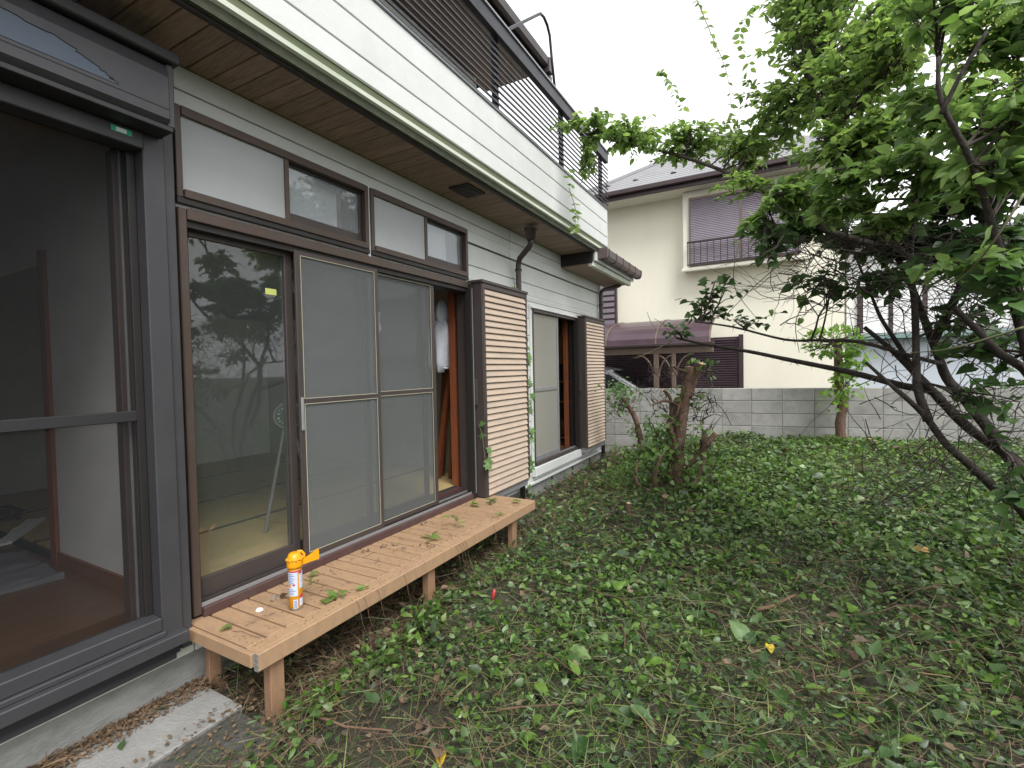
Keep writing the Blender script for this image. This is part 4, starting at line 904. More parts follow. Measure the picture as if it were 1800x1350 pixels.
def twig_cloud(mb, roots, c, rad, n_tw, rng, r=.004, LP=None, per=7, size=.07, droop=.35, spread=1.):
    """twigs from the nearest root point into an ellipsoid; collects leaf placements along them"""
    c = np.array(c); rad = np.array(rad); roots = np.array([tuple(p) for p in roots])
    ax = np.array([[CR.x, CR.y, 0], [-CR.y, CR.x, 0], [0, 0, 1]]); ax[0] /= np.linalg.norm(ax[0]); ax[1] /= np.linalg.norm(ax[1])
    ctr = roots[np.argmin(np.linalg.norm(roots-c, axis=1))]
    nb = max(2, n_tw//7); heads = []
    for _ in range(nb):
        u = rand_dirs(1, rng)[0]*rng.uniform(.2, .7); e = c+(u*rad)@ax
        a = roots[np.argmin(np.linalg.norm(roots-(e*.5+ctr*.5), axis=1)+rng.uniform(0, .15, len(roots)))]
        p = wob_path(a, e, 6, .10, rng, sag=-.04); mb.tube(p, list(np.linspace(r*2.2, r*1.1, 7)), 4, cap=False); heads.append(p)
    for _ in range(n_tw):
        p = heads[rng.integers(nb)]; a = np.array(p[rng.integers(2, 7)])
        u = rand_dirs(1, rng)[0]*rng.uniform(.45, 1.0)**.6*spread; e = c+(u*rad)@ax
        if np.linalg.norm(e-a) > 1.3*max(rad): e = a+(e-a)*(1.1*max(rad)/np.linalg.norm(e-a))
        q = wob_path(a, e, 5, .16, rng, sag=-.06); mb.tube(q, list(np.linspace(r, r*.45, 6)), 3, cap=False)
        if LP is None: continue
        Q = np.array([tuple(v) for v in q]); L = np.linalg.norm(Q[-1]-Q[0])
        m = max(2, int(per*rng.uniform(.7, 1.3)))
        for j in range(m):
            t = 1-(j/m)*.85; k = min(int(t*5), 4); f = t*5-k; o = Q[k]*(1-f)+Q[k+1]*f; ax2 = norm(Q[k+1]-Q[k])
            side = norm(np.cross(ax2, [0, 0, 1])+1e-6)*(1 if j % 2 else -1)
            d = side*rng.uniform(.5, 1.)+ax2*rng.uniform(.2, .9)+np.array([0, 0, rng.uniform(-.9, .25)*droop*1.6])+rng.normal(size=3)*.25
            LP.append((*(o+rng.normal(size=3)*.006), *d, *(np.array([0, 0, 1.])+rng.normal(size=3)*.45), size*rng.uniform(.55, 1.15)))
def leaf_mesh(name, LP, m, parent, T=OVATE, kind=None, wid=None):
    A = np.array(LP); V, F = leaves(A[:, 0:3], A[:, 3:6], A[:, 6:9], A[:, 9], T, wid); return mesh_np(name, V, F, m, parent, kind=kind)
def leaf_objs(LP, m, parent, T, rng):
    """big leaves that can be told apart: each its own object, sharing three meshes"""
    ms = []
    for v in range(3):
        W = T[0].copy(); W[:, 2] += .10*(W[:, 0]**2)*(v-1)*3-.12*(v*.5)*W[:, 1]**2; W[:, 0] *= (.85, 1., 1.12)[v]
        me = bpy.data.meshes.new('leaf'); me.from_pydata([tuple(x) for x in W], [], [tuple(int(i) for i in f) for F in T[1] for f in F]); me.polygons.foreach_set('use_smooth', [True]*len(me.polygons)); me.materials.append(MATS[m[v % len(m)]]); ms.append(me)
    pw = parent_world(parent)
    for L in LP:
        o3, d, n, s = Vector(L[0:3]), Vector(L[3:6]).normalized(), Vector(L[6:9]), L[9]
        n = (n-d*n.dot(d)).normalized(); e = d.cross(n)
        o = bpy.data.objects.new('leaf', ms[rng.integers(3)]); COL.objects.link(o); o.parent = parent
        o.matrix_local = Matrix(((e.x*s, d.x*s, n.x*s, o3.x-pw.x), (e.y*s, d.y*s, n.y*s, o3.y-pw.y), (e.z*s, d.z*s, n.z*s, o3.z-pw.z), (0, 0, 0, 1)))

# ---- the thorny tree at the right, hung with vines
rt = np.random.default_rng(21)
TB = at(1965, 1015, 2.9); TB.z = float(ground_z(TB.x, TB.y))
TREE = thing('thorny_tree', 'spreading multi-stemmed thorny tree overgrown with leafy vines leaning over the garden', 'tree', TB)
mb = MB(); base = TB+Vector((.05, 0, -.08)); roots = []
P = lambda *L: [at(*q) for q in L]
q = limb(mb, [base, TB+Vector((-.05, -.02, .15))]+P((1800, 838, 2.95), (1744, 761, 3.0), (1694, 699, 3.05), (1664, 664, 3.1), (1647, 619, 3.1), (1623, 557, 3.15), (1605, 510, 3.2), (1570, 440, 3.2), (1520, 360, 3.3), (1470, 270, 3.5), (1430, 150, 3.8)), .046, .009, rng=rt, rough=.05); roots += q[8:]
q = limb(mb, [base+Vector((-.1, .05, 0))]+P((1800, 900, 2.8), (1765, 874, 2.8), (1706, 818, 2.8), (1664, 782, 2.8), (1629, 735, 2.85), (1599, 705, 2.85), (1564, 675, 2.9), (1522, 637, 2.95)), .036, .009, rng=rt, rough=.06)
q = limb(mb, P((1632, 740, 2.85), (1614, 687, 2.88), (1611, 646, 2.9), (1608, 539, 2.9), (1600, 460, 2.85), (1610, 350, 2.7), (1640, 230, 2.6), (1650, 120, 2.5)), .026, .009, rng=rt, rough=.05); roots += q[6:]
q = limb(mb, P((1815, 835, 3.05), (1786, 809, 3.05), (1706, 755, 3.1), (1655, 705, 3.1), (1635, 687, 3.12), (1587, 678, 3.2), (1498, 655, 3.4), (1440, 643, 3.5), (1380, 631, 3.6), (1317, 618, 3.8), (1254, 608, 3.95), (1189, 594, 4.1)), .036, .010, rng=rt, rough=.05); LONG = q
q2 = limb(mb, P((1655, 705, 3.1), (1617, 664, 3.1), (1581, 628, 3.1), (1558, 607, 3.1), (1519, 575, 3.15)), .028, .012, rng=rt, rough=.05)
limb(mb, P((1600, 640, 3.1), (1575, 600, 3.05), (1549, 560, 3.0), (1532, 520, 3.0), (1500, 440, 3.0)), .017, .006, rng=rt)
q3 = limb(mb, P((1655, 640, 2.95), (1599, 625, 2.98), (1510, 601, 3.1), (1440, 598, 3.2), (1380, 597, 3.3), (1290, 575, 3.5), (1220, 565, 3.6)), .014, .006, rng=rt)
q = limb(mb, P((1830, 690, 2.2), (1800, 649, 2.2), (1759, 622, 2.2), (1715, 578, 2.25), (1676, 539, 2.3)), .022, .012, rng=rt, rough=.05)
q = limb(mb, [base+Vector((.12, 0, 0))]+P((1900, 850, 2.6), (1830, 690, 2.2), (1790, 560, 2.1), (1760, 450, 2.05), (1710, 290, 1.95), (1655, 180, 1.9), (1650, 100, 1.9)), .034, .006, rng=rt, rough=.05); roots += q[10:]
q = limb(mb, P((1655, 200, 1.9), (1690, 130, 1.85), (1735, 55, 1.8)), .010, .006, rng=rt); roots += q
q = limb(mb, P((1570, 440, 3.2), (1440, 400, 3.5), (1350, 340, 3.9), (1270, 300, 4.3), (1180, 270, 4.6), (1090, 250, 4.85), (1030, 235, 4.95)), .028, .008, rng=rt, rough=.05); ARM = q; roots += q
q = limb(mb, P((1640, 600, 3.1), (1700, 480, 2.8), (1730, 380, 2.5), (1770, 250, 2.3), (1790, 90, 2.2)), .030, .008, rng=rt); roots += q[4:]
q = limb(mb, P((1520, 360, 3.3), (1400, 330, 3.3), (1340, 365, 3.3)), .016, .006, rng=rt); roots += q
mb.build('trunk', 'bark', TREE, smooth=True)
# thorns and spurs on the bare branches
mb = MB()
for q, n, L in ((LONG, 120, .05), (q3, 40, .04)):
    for _ in range(n):
        i = rt.integers(3, len(q)-1); a = Vector(q[i]); d = Vector(rt.normal(size=3)); d.z -= .2; mb.tube([a, a+d.normalized()*L*rt.uniform(.4, 1.2)], [.0028, .0006], 4, cap=False)
mb.build('thorns', 'bark_twig', TREE, kind='stuff')
# crown: clumps (px, py, depth, rx, ry, rz, twigs, leaf size)
LPf = []; LPn = []; LPd = []; mb = MB()
far = [(1430, 60, 3.9, .42, .4, .45, 70, .075), (1400, 190, 4.0, .42, .4, .32, 70, .075), (1500, 140, 3.5, .42, .4, .42, 80, .075), (1330, 250, 4.3, .42, .35, .22, 55, .075),
       (1210, 255, 4.6, .46, .35, .20, 60, .075), (1110, 240, 4.8, .36, .3, .20, 50, .078), (1050, 225, 4.9, .22, .25, .18, 26, .078), (1035, 290, 4.95, .10, .12, .28, 16, .075), (990, 215, 5.0, .22, .2, .10, 9, .07),
       (1560, 60, 3.4, .28, .35, .33, 55, .078), (1560, 230, 3.2, .34, .35, .25, 60, .08), (1480, 250, 3.4, .40, .35, .22, 60, .078), (1300, 330, 3.8, .28, .25, .10, 16, .07), (1380, 10, 4.0, .28, .4, .30, 40, .075), (1470, -60, 3.8, .5, .4, .35, 60, .075),
       (1330, 170, 4.4, .22, .2, .18, 10, .07), (1420, 330, 3.6, .3, .25, .14, 36, .08), (1620, 60, 3.0, .3, .3, .3, 40, .085)]
for (px, py, c, rx, ry, rz, n, s) in far: twig_cloud(mb, roots, at(px, py, c), (rx, ry, rz), n, rt, LP=LPf, per=14, size=s*.95)
near = [(1640, 190, 2.6, .27, .25, .22, 34, .085), (1760, 60, 2.1, .24, .25, .22, 34, .088), (1760, 190, 2.0, .24, .25, .16, 30, .088), (1740, 300, 2.0, .24, .25, .13, 24, .088), (1600, 300, 2.5, .28, .25, .13, 30, .085),
        (1490, 315, 2.8, .26, .2, .10, 24, .085), (1390, 350, 3.2, .22, .2, .10, 26, .085), (1340, 400, 3.3, .16, .15, .09, 12, .085), (1450, 370, 2.9, .22, .2, .08, 18, .085), (1560, 390, 2.6, .22, .2, .07, 14, .085), (1700, 470, 2.1, .2, .2, .07, 8, .09), (1850, 120, 2.0, .3, .3, .4, 40, .09), (1690, -40, 2.3, .3, .3, .3, 40, .085)]
for (px, py, c, rx, ry, rz, n, s) in near: twig_cloud(mb, roots, at(px, py, c), (rx, ry, rz), n, rt, LP=LPn, per=11, size=s)
sparse = [(1350, 430, 3.3, .22, .2, .16, 14, .085), (1270, 500, 3.5, .28, .2, .10, 12, .07), (1230, 545, 3.7, .26, .2, .10, 20, .06), (1330, 560, 3.5, .22, .2, .08, 8, .055), (1190, 580, 4.0, .14, .12, .08, 12, .05), (1450, 500, 3.1, .25, .2, .12, 16, .075), (1560, 500, 3.0, .2, .2, .09, 14, .08),
          (1700, 430, 2.3, .26, .25, .12, 16, .09), (1770, 520, 2.0, .22, .2, .12, 14, .09), (1730, 620, 2.4, .25, .25, .14, 16, .08), (1770, 720, 2.5, .2, .2, .2, 14, .075), (1690, 560, 2.8, .25, .2, .12, 16, .07), (1790, 900, 2.4, .25, .2, .14, 9, .085)]
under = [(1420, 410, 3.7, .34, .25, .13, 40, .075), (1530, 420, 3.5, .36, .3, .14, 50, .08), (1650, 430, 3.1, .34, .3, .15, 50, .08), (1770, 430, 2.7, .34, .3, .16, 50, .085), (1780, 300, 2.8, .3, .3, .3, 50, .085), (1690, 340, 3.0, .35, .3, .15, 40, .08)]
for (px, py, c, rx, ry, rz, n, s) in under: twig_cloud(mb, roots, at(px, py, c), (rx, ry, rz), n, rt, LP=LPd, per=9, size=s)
for (px, py, c, rx, ry, rz, n, s) in sparse: twig_cloud(mb, roots+[Vector(v) for v in LONG]+[Vector(v) for v in q3], at(px, py, c), (rx, ry, rz), n, rt, LP=LPd, per=5, size=s)
mb.build('twigs', 'bark_twig', TREE, smooth=True, kind='stuff')
leaf_mesh('crown', LPf, 'leaf_tree', TREE, OVATE, kind='stuff')
rt.shuffle(LPn); leaf_objs(LPn[:280], ['leaf_near', 'leaf_near', 'leaf_lime'], TREE, BIG_OVATE, rt)
leaf_mesh('crown_front', LPn[270:], 'leaf_near', TREE, OVATE, kind='stuff')
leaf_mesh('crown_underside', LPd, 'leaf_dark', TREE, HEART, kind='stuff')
# tangle of dead twigs under the crown
mb = MB()
for _ in range(520):
    px = rt.uniform(1360, 1830); py = rt.normal(455, 45)+(px-1500)*.06; c = rt.uniform(2.6, 3.6)-(px-1500)*.0016
    a = at(px, py, c); ang = rt.normal(.0, .9); L = rt.uniform(.15, .55); d = (CR*math.cos(ang)-CD*math.sin(ang)*.7+CF*rt.normal(0, .5)).normalized()
    if rt.uniform() < .5: d = -d
    mb.tube(wob_path(a, a+d*L, 6, .25, rt, sag=.06), list(np.linspace(rt.uniform(.0018, .005), .001, 7)), 3, cap=False)
for _ in range(260):
    px = rt.uniform(1500, 1830); py = rt.uniform(520, 900); c = rt.uniform(2.4, 3.1)
    a = at(px, py, c); ang = rt.normal(.5, .9); L = rt.uniform(.15, .45); d = (CR*math.cos(ang)-CD*math.sin(ang)+CF*rt.normal(0, .5)).normalized()
    mb.tube(wob_path(a, a+d*L, 5, .2, rt), list(np.linspace(rt.uniform(.0018, .004), .001, 6)), 3, cap=False)
mb.build('dead_twigs', 'bark_twig', TREE, smooth=True, kind='stuff')
# long loose vine runners and hanging tips
mb = MB()
for L in ([(1800, 340, 1.6), (1750, 420, 1.65), (1700, 480, 1.8), (1650, 520, 2.0)], [(1800, 575, 1.7), (1720, 600, 1.8), (1660, 615, 1.9), (1600, 620, 2.2)], [(1400, 440, 3.2), (1330, 500, 3.4), (1270, 560, 3.6)], [(1440, 500, 3.1), (1400, 560, 3.2), (1405, 620, 3.2)],
          [(1225, 0, 4.5), (1250, 60, 4.5), (1278, 130, 4.5), (1286, 210, 4.45)], [(1300, 420, 3.6), (1290, 500, 3.6), (1330, 560, 3.6)], [(1000, 330, 5.0), (1012, 370, 5.0), (1010, 400, 5.0)], [(1180, 600, 4.1), (1150, 575, 4.15), (1137, 548, 4.2)], [(1180, 600, 4.1), (1130, 625, 4.15), (1112, 630, 4.2)], [(1190, 595, 4.1), (1165, 570, 4.1), (1150, 560, 4.1)]):
    q = spline(P(*L), 6); mb.tube(q, list(np.linspace(.0045, .0018, len(q))), 5)
mb.build('vine_runners', 'vine_stem', TREE, smooth=True, kind='stuff')
LV = []
for L in ([(1225, 0, 4.5), (1250, 60, 4.5), (1278, 130, 4.5), (1286, 210, 4.45)], [(1160, 125, 4.7), (1180, 150, 4.7), (1200, 190, 4.65)], [(1000, 300, 5.0), (1012, 370, 5.0), (1010, 405, 5.0)], [(1320, 20, 4.2), (1300, 60, 4.2), (1320, 120, 4.2)]):
    q = spline(P(*L), 5)
    for i, v in enumerate(q):
        for s in (-1, 1): dd = CR*s*rt.uniform(.4, 1)+Vector((0, 0, rt.uniform(-.9, .1)))+CF*rt.normal(0, .4); LV.append((*v, *dd, *rt.normal(size=3), .075*rt.uniform(.6, 1.1)))
leaf_mesh('vine_leaves', LV, 'leaf_tree', TREE, OVATE, kind='stuff')
# pale green flower sprays between the near leaves
o = []
for (px, py, c) in ((1690, 95, 1.95), (1750, 30, 1.9), (1720, 150, 1.9), (1600, 110, 2.6), (1560, 180, 3.0), (1640, 240, 2.4), (1790, 130, 1.9)):
    ctr = np.array(at(px, py, c)); o.append(ctr+rt.normal(size=(60, 3))*np.array([.05, .05, .03]))
o = np.concatenate(o); V, F = leaves(o, rand_dirs(len(o), rt), rand_dirs(len(o), rt), rt.uniform(.006, .011, len(o)), OVATE); mesh_np('flower_sprays', V, F, 'bloom', TREE, kind='stuff')
hl = at(1408, 530, 3.2); leaf_objs([(*(hl+Vector((0, 0, .035))), .05, 0, -1, *(-CF), .085), (*at(1355, 545, 3.5), .2, 0, -1, *(-CF), .05), (*at(1738, 400, 1.6), -.1, .3, -1, *(-CF+CR*.6), .075), (*at(1408, 560, 3.2), -.3, 0, -1, *(-CF), .05)], ['leaf_near'], TREE, BIG_HEART, rt)

# ---- trees along the garden's other side (outside the frame, mirrored in the panes)
def garden_tree(label, x, y, h, spread, n, seed):
    r = np.random.default_rng(seed); z = float(ground_z(x, y)); T = thing('garden_tree', label, 'tree', (x, y, z), 'trees on the open side of the garden'); mb = MB(); LP = []
    rts = limb(mb, [(x, y, z-.1), (x+.05, y, z+h*.3), (x-.08, y+.05, z+h*.6), (x, y, z+h*.9)], .09, .03, rng=r, rough=.05)
    for k in range(7):
        a = k*.9+r.uniform(0, .5); b = rts[r.integers(4, len(rts)-1)]; rts = rts+limb(mb, [b, b+Vector((math.cos(a)*spread*.4, math.sin(a)*spread*.4, .3)), b+Vector((math.cos(a)*spread*.8, math.sin(a)*spread*.8, .5))], .035, .01)
    mb.build('trunk', 'bark', T, smooth=True); mb = MB()
    for k in range(12):
        b = rts[r.integers(4, len(rts))]; twig_cloud(mb, rts, Vector(b)+Vector(tuple(r.normal(size=3)*.3)), (spread*.45, spread*.45, spread*.35), n//12, r, r=.006, LP=LP, per=12, size=.12)
    mb.build('twigs', 'bark_twig', T, kind='stuff'); leaf_mesh('crown', LP, 'leaf_dark', T, OVATE, kind='stuff')
garden_tree('bushy dark green tree standing on the open side of the garden', 7.0, 3.2, 3.2, 1.6, 420, 31)
garden_tree('shorter bushy tree nearest the open street side of the garden', 7.6, 1.0, 3.0, 1.6, 360, 32)

# ---- pollarded stump in the middle of the garden
SA = at(1192, 862, 5.35); SA.z = float(ground_z(SA.x, SA.y))
ST = thing('pruned_tree', 'hacked back tree stump with stubby cut branches and a red-brown trunk', 'tree stump', SA)
rs = np.random.default_rng(41); mb = MB(); cuts = MB()
def stub(pts, r0, r1, cut=True):
    q = limb(mb, pts, r0, r1, k=10, sub=4, rng=rs, rough=.09)
    if cut:
        d = (q[-1]-q[-2]).normalized(); cuts.tube([q[-1]+d*.0005, q[-1]+d*.004], [r1*.97, r1*.9], 10)
    return q
D = 5.35
b0 = SA+Vector((0, 0, -.06))
stub([b0, at(1190, 800, D), at(1198, 740, D), at(1205, 690, D), at(1212, 645, D)], .085, .045)
stub([at(1208, 700, D), at(1222, 660, D), at(1232, 638, D-.05)], .05, .042)
stub([b0+Vector((-.05, .02, 0)), at(1178, 800, D), at(1180, 740, D+.05), at(1192, 700, D+.05)], .06, .035, False)
stub([at(1192, 830, D), at(1230, 800, D-.1), at(1243, 780, D-.15), at(1258, 762, D-.15)], .035, .028)
stub([at(1215, 860, D-.1), at(1235, 815, D-.1), at(1236, 775, D-.05), at(1245, 755, D)], .03, .022)
stub([at(1180, 820, D), at(1188, 790, D-.1), at(1176, 745, D-.1)], .025, .02)
stub([b0+Vector((-.15, -.1, 0)), at(1150, 845, D-.2), at(1162, 800, D-.2)], .025, .018)
stub([b0+Vector((-.25, 0, 0)), at(1120, 850, D-.2), at(1120, 810, D-.1)], .02, .014)
stub([at(1205, 720, D), at(1172, 705, D-.1), at(1146, 712, D-.15)], .018, .010)
stub([at(1180, 735, D), at(1178, 700, D-.05), at(1166, 685, D-.08)], .02, .018)
stub([at(1210, 655, D), at(1195, 650, D-.1), at(1184, 643, D-.1)], .015, .012)
stub([at(1200, 690, D), at(1185, 740, D-.1), at(1170, 742, D-.1)], .014, .008)
mb.build('trunk', 'bark_red', ST, smooth=True); cuts.build('cut_ends', 'cut_wood', ST)
mb = MB(); LP = []
for _ in range(260):
    px, py = rs.uniform(1135, 1255), rs.uniform(645, 860); a = at(px, py, D+rs.normal(0, .15)); d = Vector(rs.normal(size=3)); d.z += .3
    mb.tube(wob_path(a, a+d.normalized()*rs.uniform(.06, .3), 4, .25, rs), list(np.linspace(rs.uniform(.003, .009), .0015, 5)), 4, cap=False)
q = spline(P((1240, 700, D-.1), (1255, 706, D-.1), (1272, 722, D-.1), (1286, 748, D-.1)), 5); mb.tube(q, .004, 5)
mb.build('twigs', 'bark_twig', ST, kind='stuff')
for (px, py, rr, n) in ((1245, 650, .09, 16), (1195, 690, .08, 14), (1235, 705, .08, 12), (1180, 740, .09, 14), (1220, 640, .1, 10), (1230, 760, .1, 16), (1180, 810, .2, 90), (1230, 840, .25, 120), (1150, 790, .2, 60), (1120, 840, .3, 120), (1200, 860, .3, 120), (1170, 770, .15, 40), (1240, 800, .15, 40)):
    c = np.array(at(px, py, D-.1)); o3 = c+rs.normal(size=(n, 3))*rr*.6
    for v in o3: LP.append((*v, *rand_dirs(1, rs, -.2)[0], *rand_dirs(1, rs, .6)[0], .06*rs.uniform(.6, 1.2)))
leaf_mesh('regrowth', LP, 'leaf_ground', ST, HEART, kind='stuff')

# ---- stump by the wall with a vine cushion on top
SCp = at(1480, 778, 7.0); SCp.z = float(ground_z(SCp.x, SCp.y)); D = 7.0
SV = thing('vine_stump', 'narrow trunk stub by the block wall wearing a cushion of lime green vine', 'tree stump', SCp)
mb = MB(); limb(mb, [SCp+Vector((0, 0, -.1)), at(1477, 745, D), at(1481, 715, D), at(1476, 690, D), at(1474, 640, D), at(1472, 600, D)], .075, .055, k=10, rng=rs, rough=.12); mb.build('trunk', 'bark_red', SV, smooth=True)
mb = MB(); LP = []; ctr = at(1466, 602, D-.02)
for _ in range(70): d = Vector(rs.normal(size=3)*np.array([.17, .12, .07])); mb.tube(wob_path(ctr+d*.2, ctr+d*1.5, 4, .3, rs), .005, 4, cap=False)
mb.build('twigs', 'bark_twig', SV, kind='stuff')
for _ in range(330):
    u = rand_dirs(1, rs)[0]; rr = rs.uniform(.75, 1.1); v = np.array(ctr)+u*np.array([.36, .25, .21])*rr
    LP.append((*v, *(u+rs.normal(size=3)*.4), *(u*.5+np.array([0, 0, 1])+rs.normal(size=3)*.4), .075*rs.uniform(.6, 1.2)))
for (px, py, n) in ((1490, 650, 60), (1480, 680, 60), (1500, 625, 50), (1465, 700, 20)):
    c = np.array(at(px, py, D-.12))
    for _ in range(n): LP.append((*(c+rs.normal(size=3)*np.array([.09, .05, .12])), *rand_dirs(1, rs, -.5)[0], *(-np.array(CF)+rs.normal(size=3)*.5), .08*rs.uniform(.6, 1.2)))
leaf_mesh('foliage', LP, 'leaf_lime', SV, IVYL, kind='stuff')
for (px, py, c, h, lab) in ((1527, 800, 6.7, .13, 'pair of freshly cut pale stakes poking up beside the vine covered stump'), (1103, 862, 4.6, .09, 'short sawn stub with a pale cut face poking through the clippings')):
    b = at(px, py, c); b.z = float(ground_z(b.x, b.y)); S = thing('cut_stub', lab, 'stub', b)
    for k in range(2 if h > .1 else 1): MB().tube([b+Vector((k*.06, 0, -.05)), b+Vector((k*.06+.01, .01, h-.02*k))], .026, 8).build('stem', 'bark_red', S); MB().tube([b+Vector((k*.06+.01, .01, h-.02*k+.0005)), b+Vector((k*.06+.01, .01, h-.02*k+.004))], .025, 8).build('cut_face', 'cut_wood', S)

# ---- small leaning shrub in the far corner by the house
SD = at(1132, 762, 6.9); SD.z = float(ground_z(SD.x, SD.y)); D = 6.9
LS = thing('leaning_shrub', 'small leaning shrub with knotty reddish stem in the corner by the house', 'shrub', SD)
mb = MB(); limb(mb, [SD+Vector((0, 0, -.08)), at(1120, 745, D), at(1108, 720, D), at(1095, 700, D)], .045, .028, k=9, rng=rs, rough=.15)
for _ in range(50):
    a = at(rs.uniform(1075, 1125), rs.uniform(685, 740), D); d = Vector(rs.normal(size=3)); d.z += .5; mb.tube(wob_path(a, a+d.normalized()*rs.uniform(.1, .3), 4, .25, rs), list(np.linspace(.006, .0015, 5)), 4, cap=False)
mb.build('stem', 'bark_red', LS, smooth=True); LP = []
for (px, py, rx, n) in ((1090, 690, .20, 190), (1140, 755, .20, 170), (1090, 715, .14, 60), (1165, 762, .15, 80)):
    c = np.array(at(px, py, D))
    for _ in range(n): LP.append((*(c+rs.normal(size=3)*np.array([rx*.6, rx*.5, rx*.45])), *rand_dirs(1, rs, .2)[0], *rand_dirs(1, rs, .7)[0], .062*rs.uniform(.6, 1.3)))
leaf_mesh('foliage', LP, 'leaf_ivy', LS, OVATE, kind='stuff')

# ---- ivy on the house
def ivy(label, path, n, size, spread, m='leaf_ivy', T=IVYL, seed=50):
    r = np.random.default_rng(seed); q = spline(path, 6); I = thing('ivy_vine', label, 'vine', q[0]); mb = MB(); mb.tube(q, .0035, 5); mb.build('stem', 'vine_stem', I, smooth=True); LP = []
    for k in range(n):
        v = np.array(q[r.integers(len(q))])+r.normal(size=3)*np.array([.012, spread, spread]); v[0] += .02
        LP.append((*v, *(np.array([.25, 0, -1])+r.normal(size=3)*.45), *(np.array([1, -.4, .3])+r.normal(size=3)*.35), size*r.uniform(.6, 1.2)))
    leaf_objs(LP, [m], I, T, r); return I
ivy('leafy ivy climbing the wall strip beside the far window and down pipe', [(.02, 4.87, .25), (.03, 4.88, .6), (.02, 4.90, 1.0), (.03, 4.87, 1.4), (.02, 4.86, 1.9)], 46, .085, .055)
ivy('short ivy strand with pale variegated leaves hanging by the shutter case edge', [(.10, 3.775, 1.05), (.13, 3.78, .95), (.14, 3.785, .85), (.15, 3.79, .72)], 5, .095, .03, seed=52)
ivy('tiny green shoot standing on top of the shutter case', [(.10, 4.52, 2.38), (.10, 4.53, 2.44), (.09, 4.52, 2.52)], 6, .05, .02, T=OVATE, seed=53)

# ------------------------------------------------------------------ clippings and ground cover
rg = np.random.default_rng(61)
def scatter(n, x0, x1, y0, y1, keep=None, ypow=1.):
    u = rg.uniform(size=n); x = rg.uniform(x0, x1, n); y = y0+(y1-y0)*u**ypow
    ok = np.ones(n, bool)
    ok &= ~((x < .62) & (y < 1.33))                       # concrete apron
    ok &= x > .02
    if keep is not None: ok &= keep(x, y)
    return x[ok], y[ok]
def patch(x, y, s, ph): return np.sin(x*s+ph)*np.sin(y*s*1.13-ph*1.7)+.6*np.sin(x*s*2.3-y*s*.7+ph*2)+.4*np.sin(y*s*3.1+x*s*1.9)
def cover(name, m, label, n, size, T, tilt, lift, dens, wid=None, x1=8.6, y0=.6, y1=8.9, ypow=1.25):
    x, y = scatter(n, .0, x1, y0, y1, ypow=ypow); pr = dens(x, y); ok = rg.uniform(size=len(x)) < pr; x, y = x[ok], y[ok]; k = len(x)
    o = np.stack([x, y, ground_z(x, y)+rg.uniform(0, 1, k)**1.5*lift], 1)
    d = rg.normal(size=(k, 3)); d[:, 2] *= .35; nn = np.array([0, 0, 1.])+rg.normal(size=(k, 3))*tilt
    flip = rg.uniform(size=k) < .18; nn[flip] *= -1
    V, F = leaves(o, d, nn, size*rg.uniform(.35, 1.0, k)**1.3*1.55*(np.clip(.68+(y-1.5)*.11, .68, 1.1) if wid is None else 1.), T, None if wid is None else np.full(k, wid)*rg.uniform(.6, 1.4, k)); ob = mesh_np(name, V, F, m, kind='stuff')
    ob['label'] = label; ob['category'] = 'ground cover'; return ob
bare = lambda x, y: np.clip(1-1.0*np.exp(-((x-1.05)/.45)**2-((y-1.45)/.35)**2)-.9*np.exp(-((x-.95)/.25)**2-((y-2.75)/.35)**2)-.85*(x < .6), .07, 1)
dark = lambda x, y: np.clip(.60+.35*patch(x, y, 1.1, 1.)+.25*np.clip((3.2-y)/1.2, 0, 1)+.5*np.clip((x-2.2)/1.5, 0, 1)*np.clip((4.5-y)/2, 0, 1), .12, 1)*bare(x, y)  # extra dark leaves at the right front stand in for tree shade
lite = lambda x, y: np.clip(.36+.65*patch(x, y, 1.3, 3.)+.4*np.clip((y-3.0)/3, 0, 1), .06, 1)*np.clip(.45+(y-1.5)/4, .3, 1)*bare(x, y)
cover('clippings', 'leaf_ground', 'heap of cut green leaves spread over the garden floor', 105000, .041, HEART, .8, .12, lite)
cover('clippings', 'leaf_ground_dark', 'dark green trampled leaves between the clippings, extra ones standing in for tree shade', 90000, .041, OVATE, .7, .085, dark)
cover('clippings', 'leaf_ground', 'narrow cut leaves mixed through the clippings', 50000, .06, LANCE, .9, .12, lambda x, y: .6*bare(x, y))
cover('cut_grass', 'grass', 'thin cut grass stems strewn over the clippings', 95000, .13, BLADE, .9, .11, lambda x, y: np.clip(.6+.4*patch(x, y, 1.4, 5.)+.2*np.clip((3-y)/1.5, 0, 1), .1, 1)*np.clip(bare(x, y)+.3, 0, 1), wid=.018)
cover('dry_litter', 'straw', 'brown dry stems and straw showing through the clippings', 60000, .13, BLADE, .6, .10, lambda x, y: np.clip(.40+.4*patch(x, y, 1.2, 7.)+.5*(1-bare(x, y))+.3*np.clip((3-y)/1.5, 0, 1), .1, 1), wid=.020)
cover('clippings', 'leaf_lime', 'pale yellow-green clippings lying towards the block wall', 24000, .05, OVATE, .8, .11, lambda x, y: np.clip((y-3.2)/2.2, 0, 1)*np.clip((x-1.2)/1., 0, 1)*np.clip(.35+.5*patch(x, y, 1.3, 9.), .02, 1))
cover('dry_leaves', 'leaf_dry', 'brown dead leaves scattered among the clippings', 9000, .055, OVATE, .7, .09, lambda x, y: np.clip(.3+.3*patch(x, y, 1.0, 7.)+.7*(1-bare(x, y)), .05, 1))
cover('clippings', 'leaf_ground_dark', 'scattered larger dark leaves lying on top of the clippings', 2600, .085, BIG_OVATE, .5, .12, lambda x, y: .8*bare(x, y))
mb = MB()
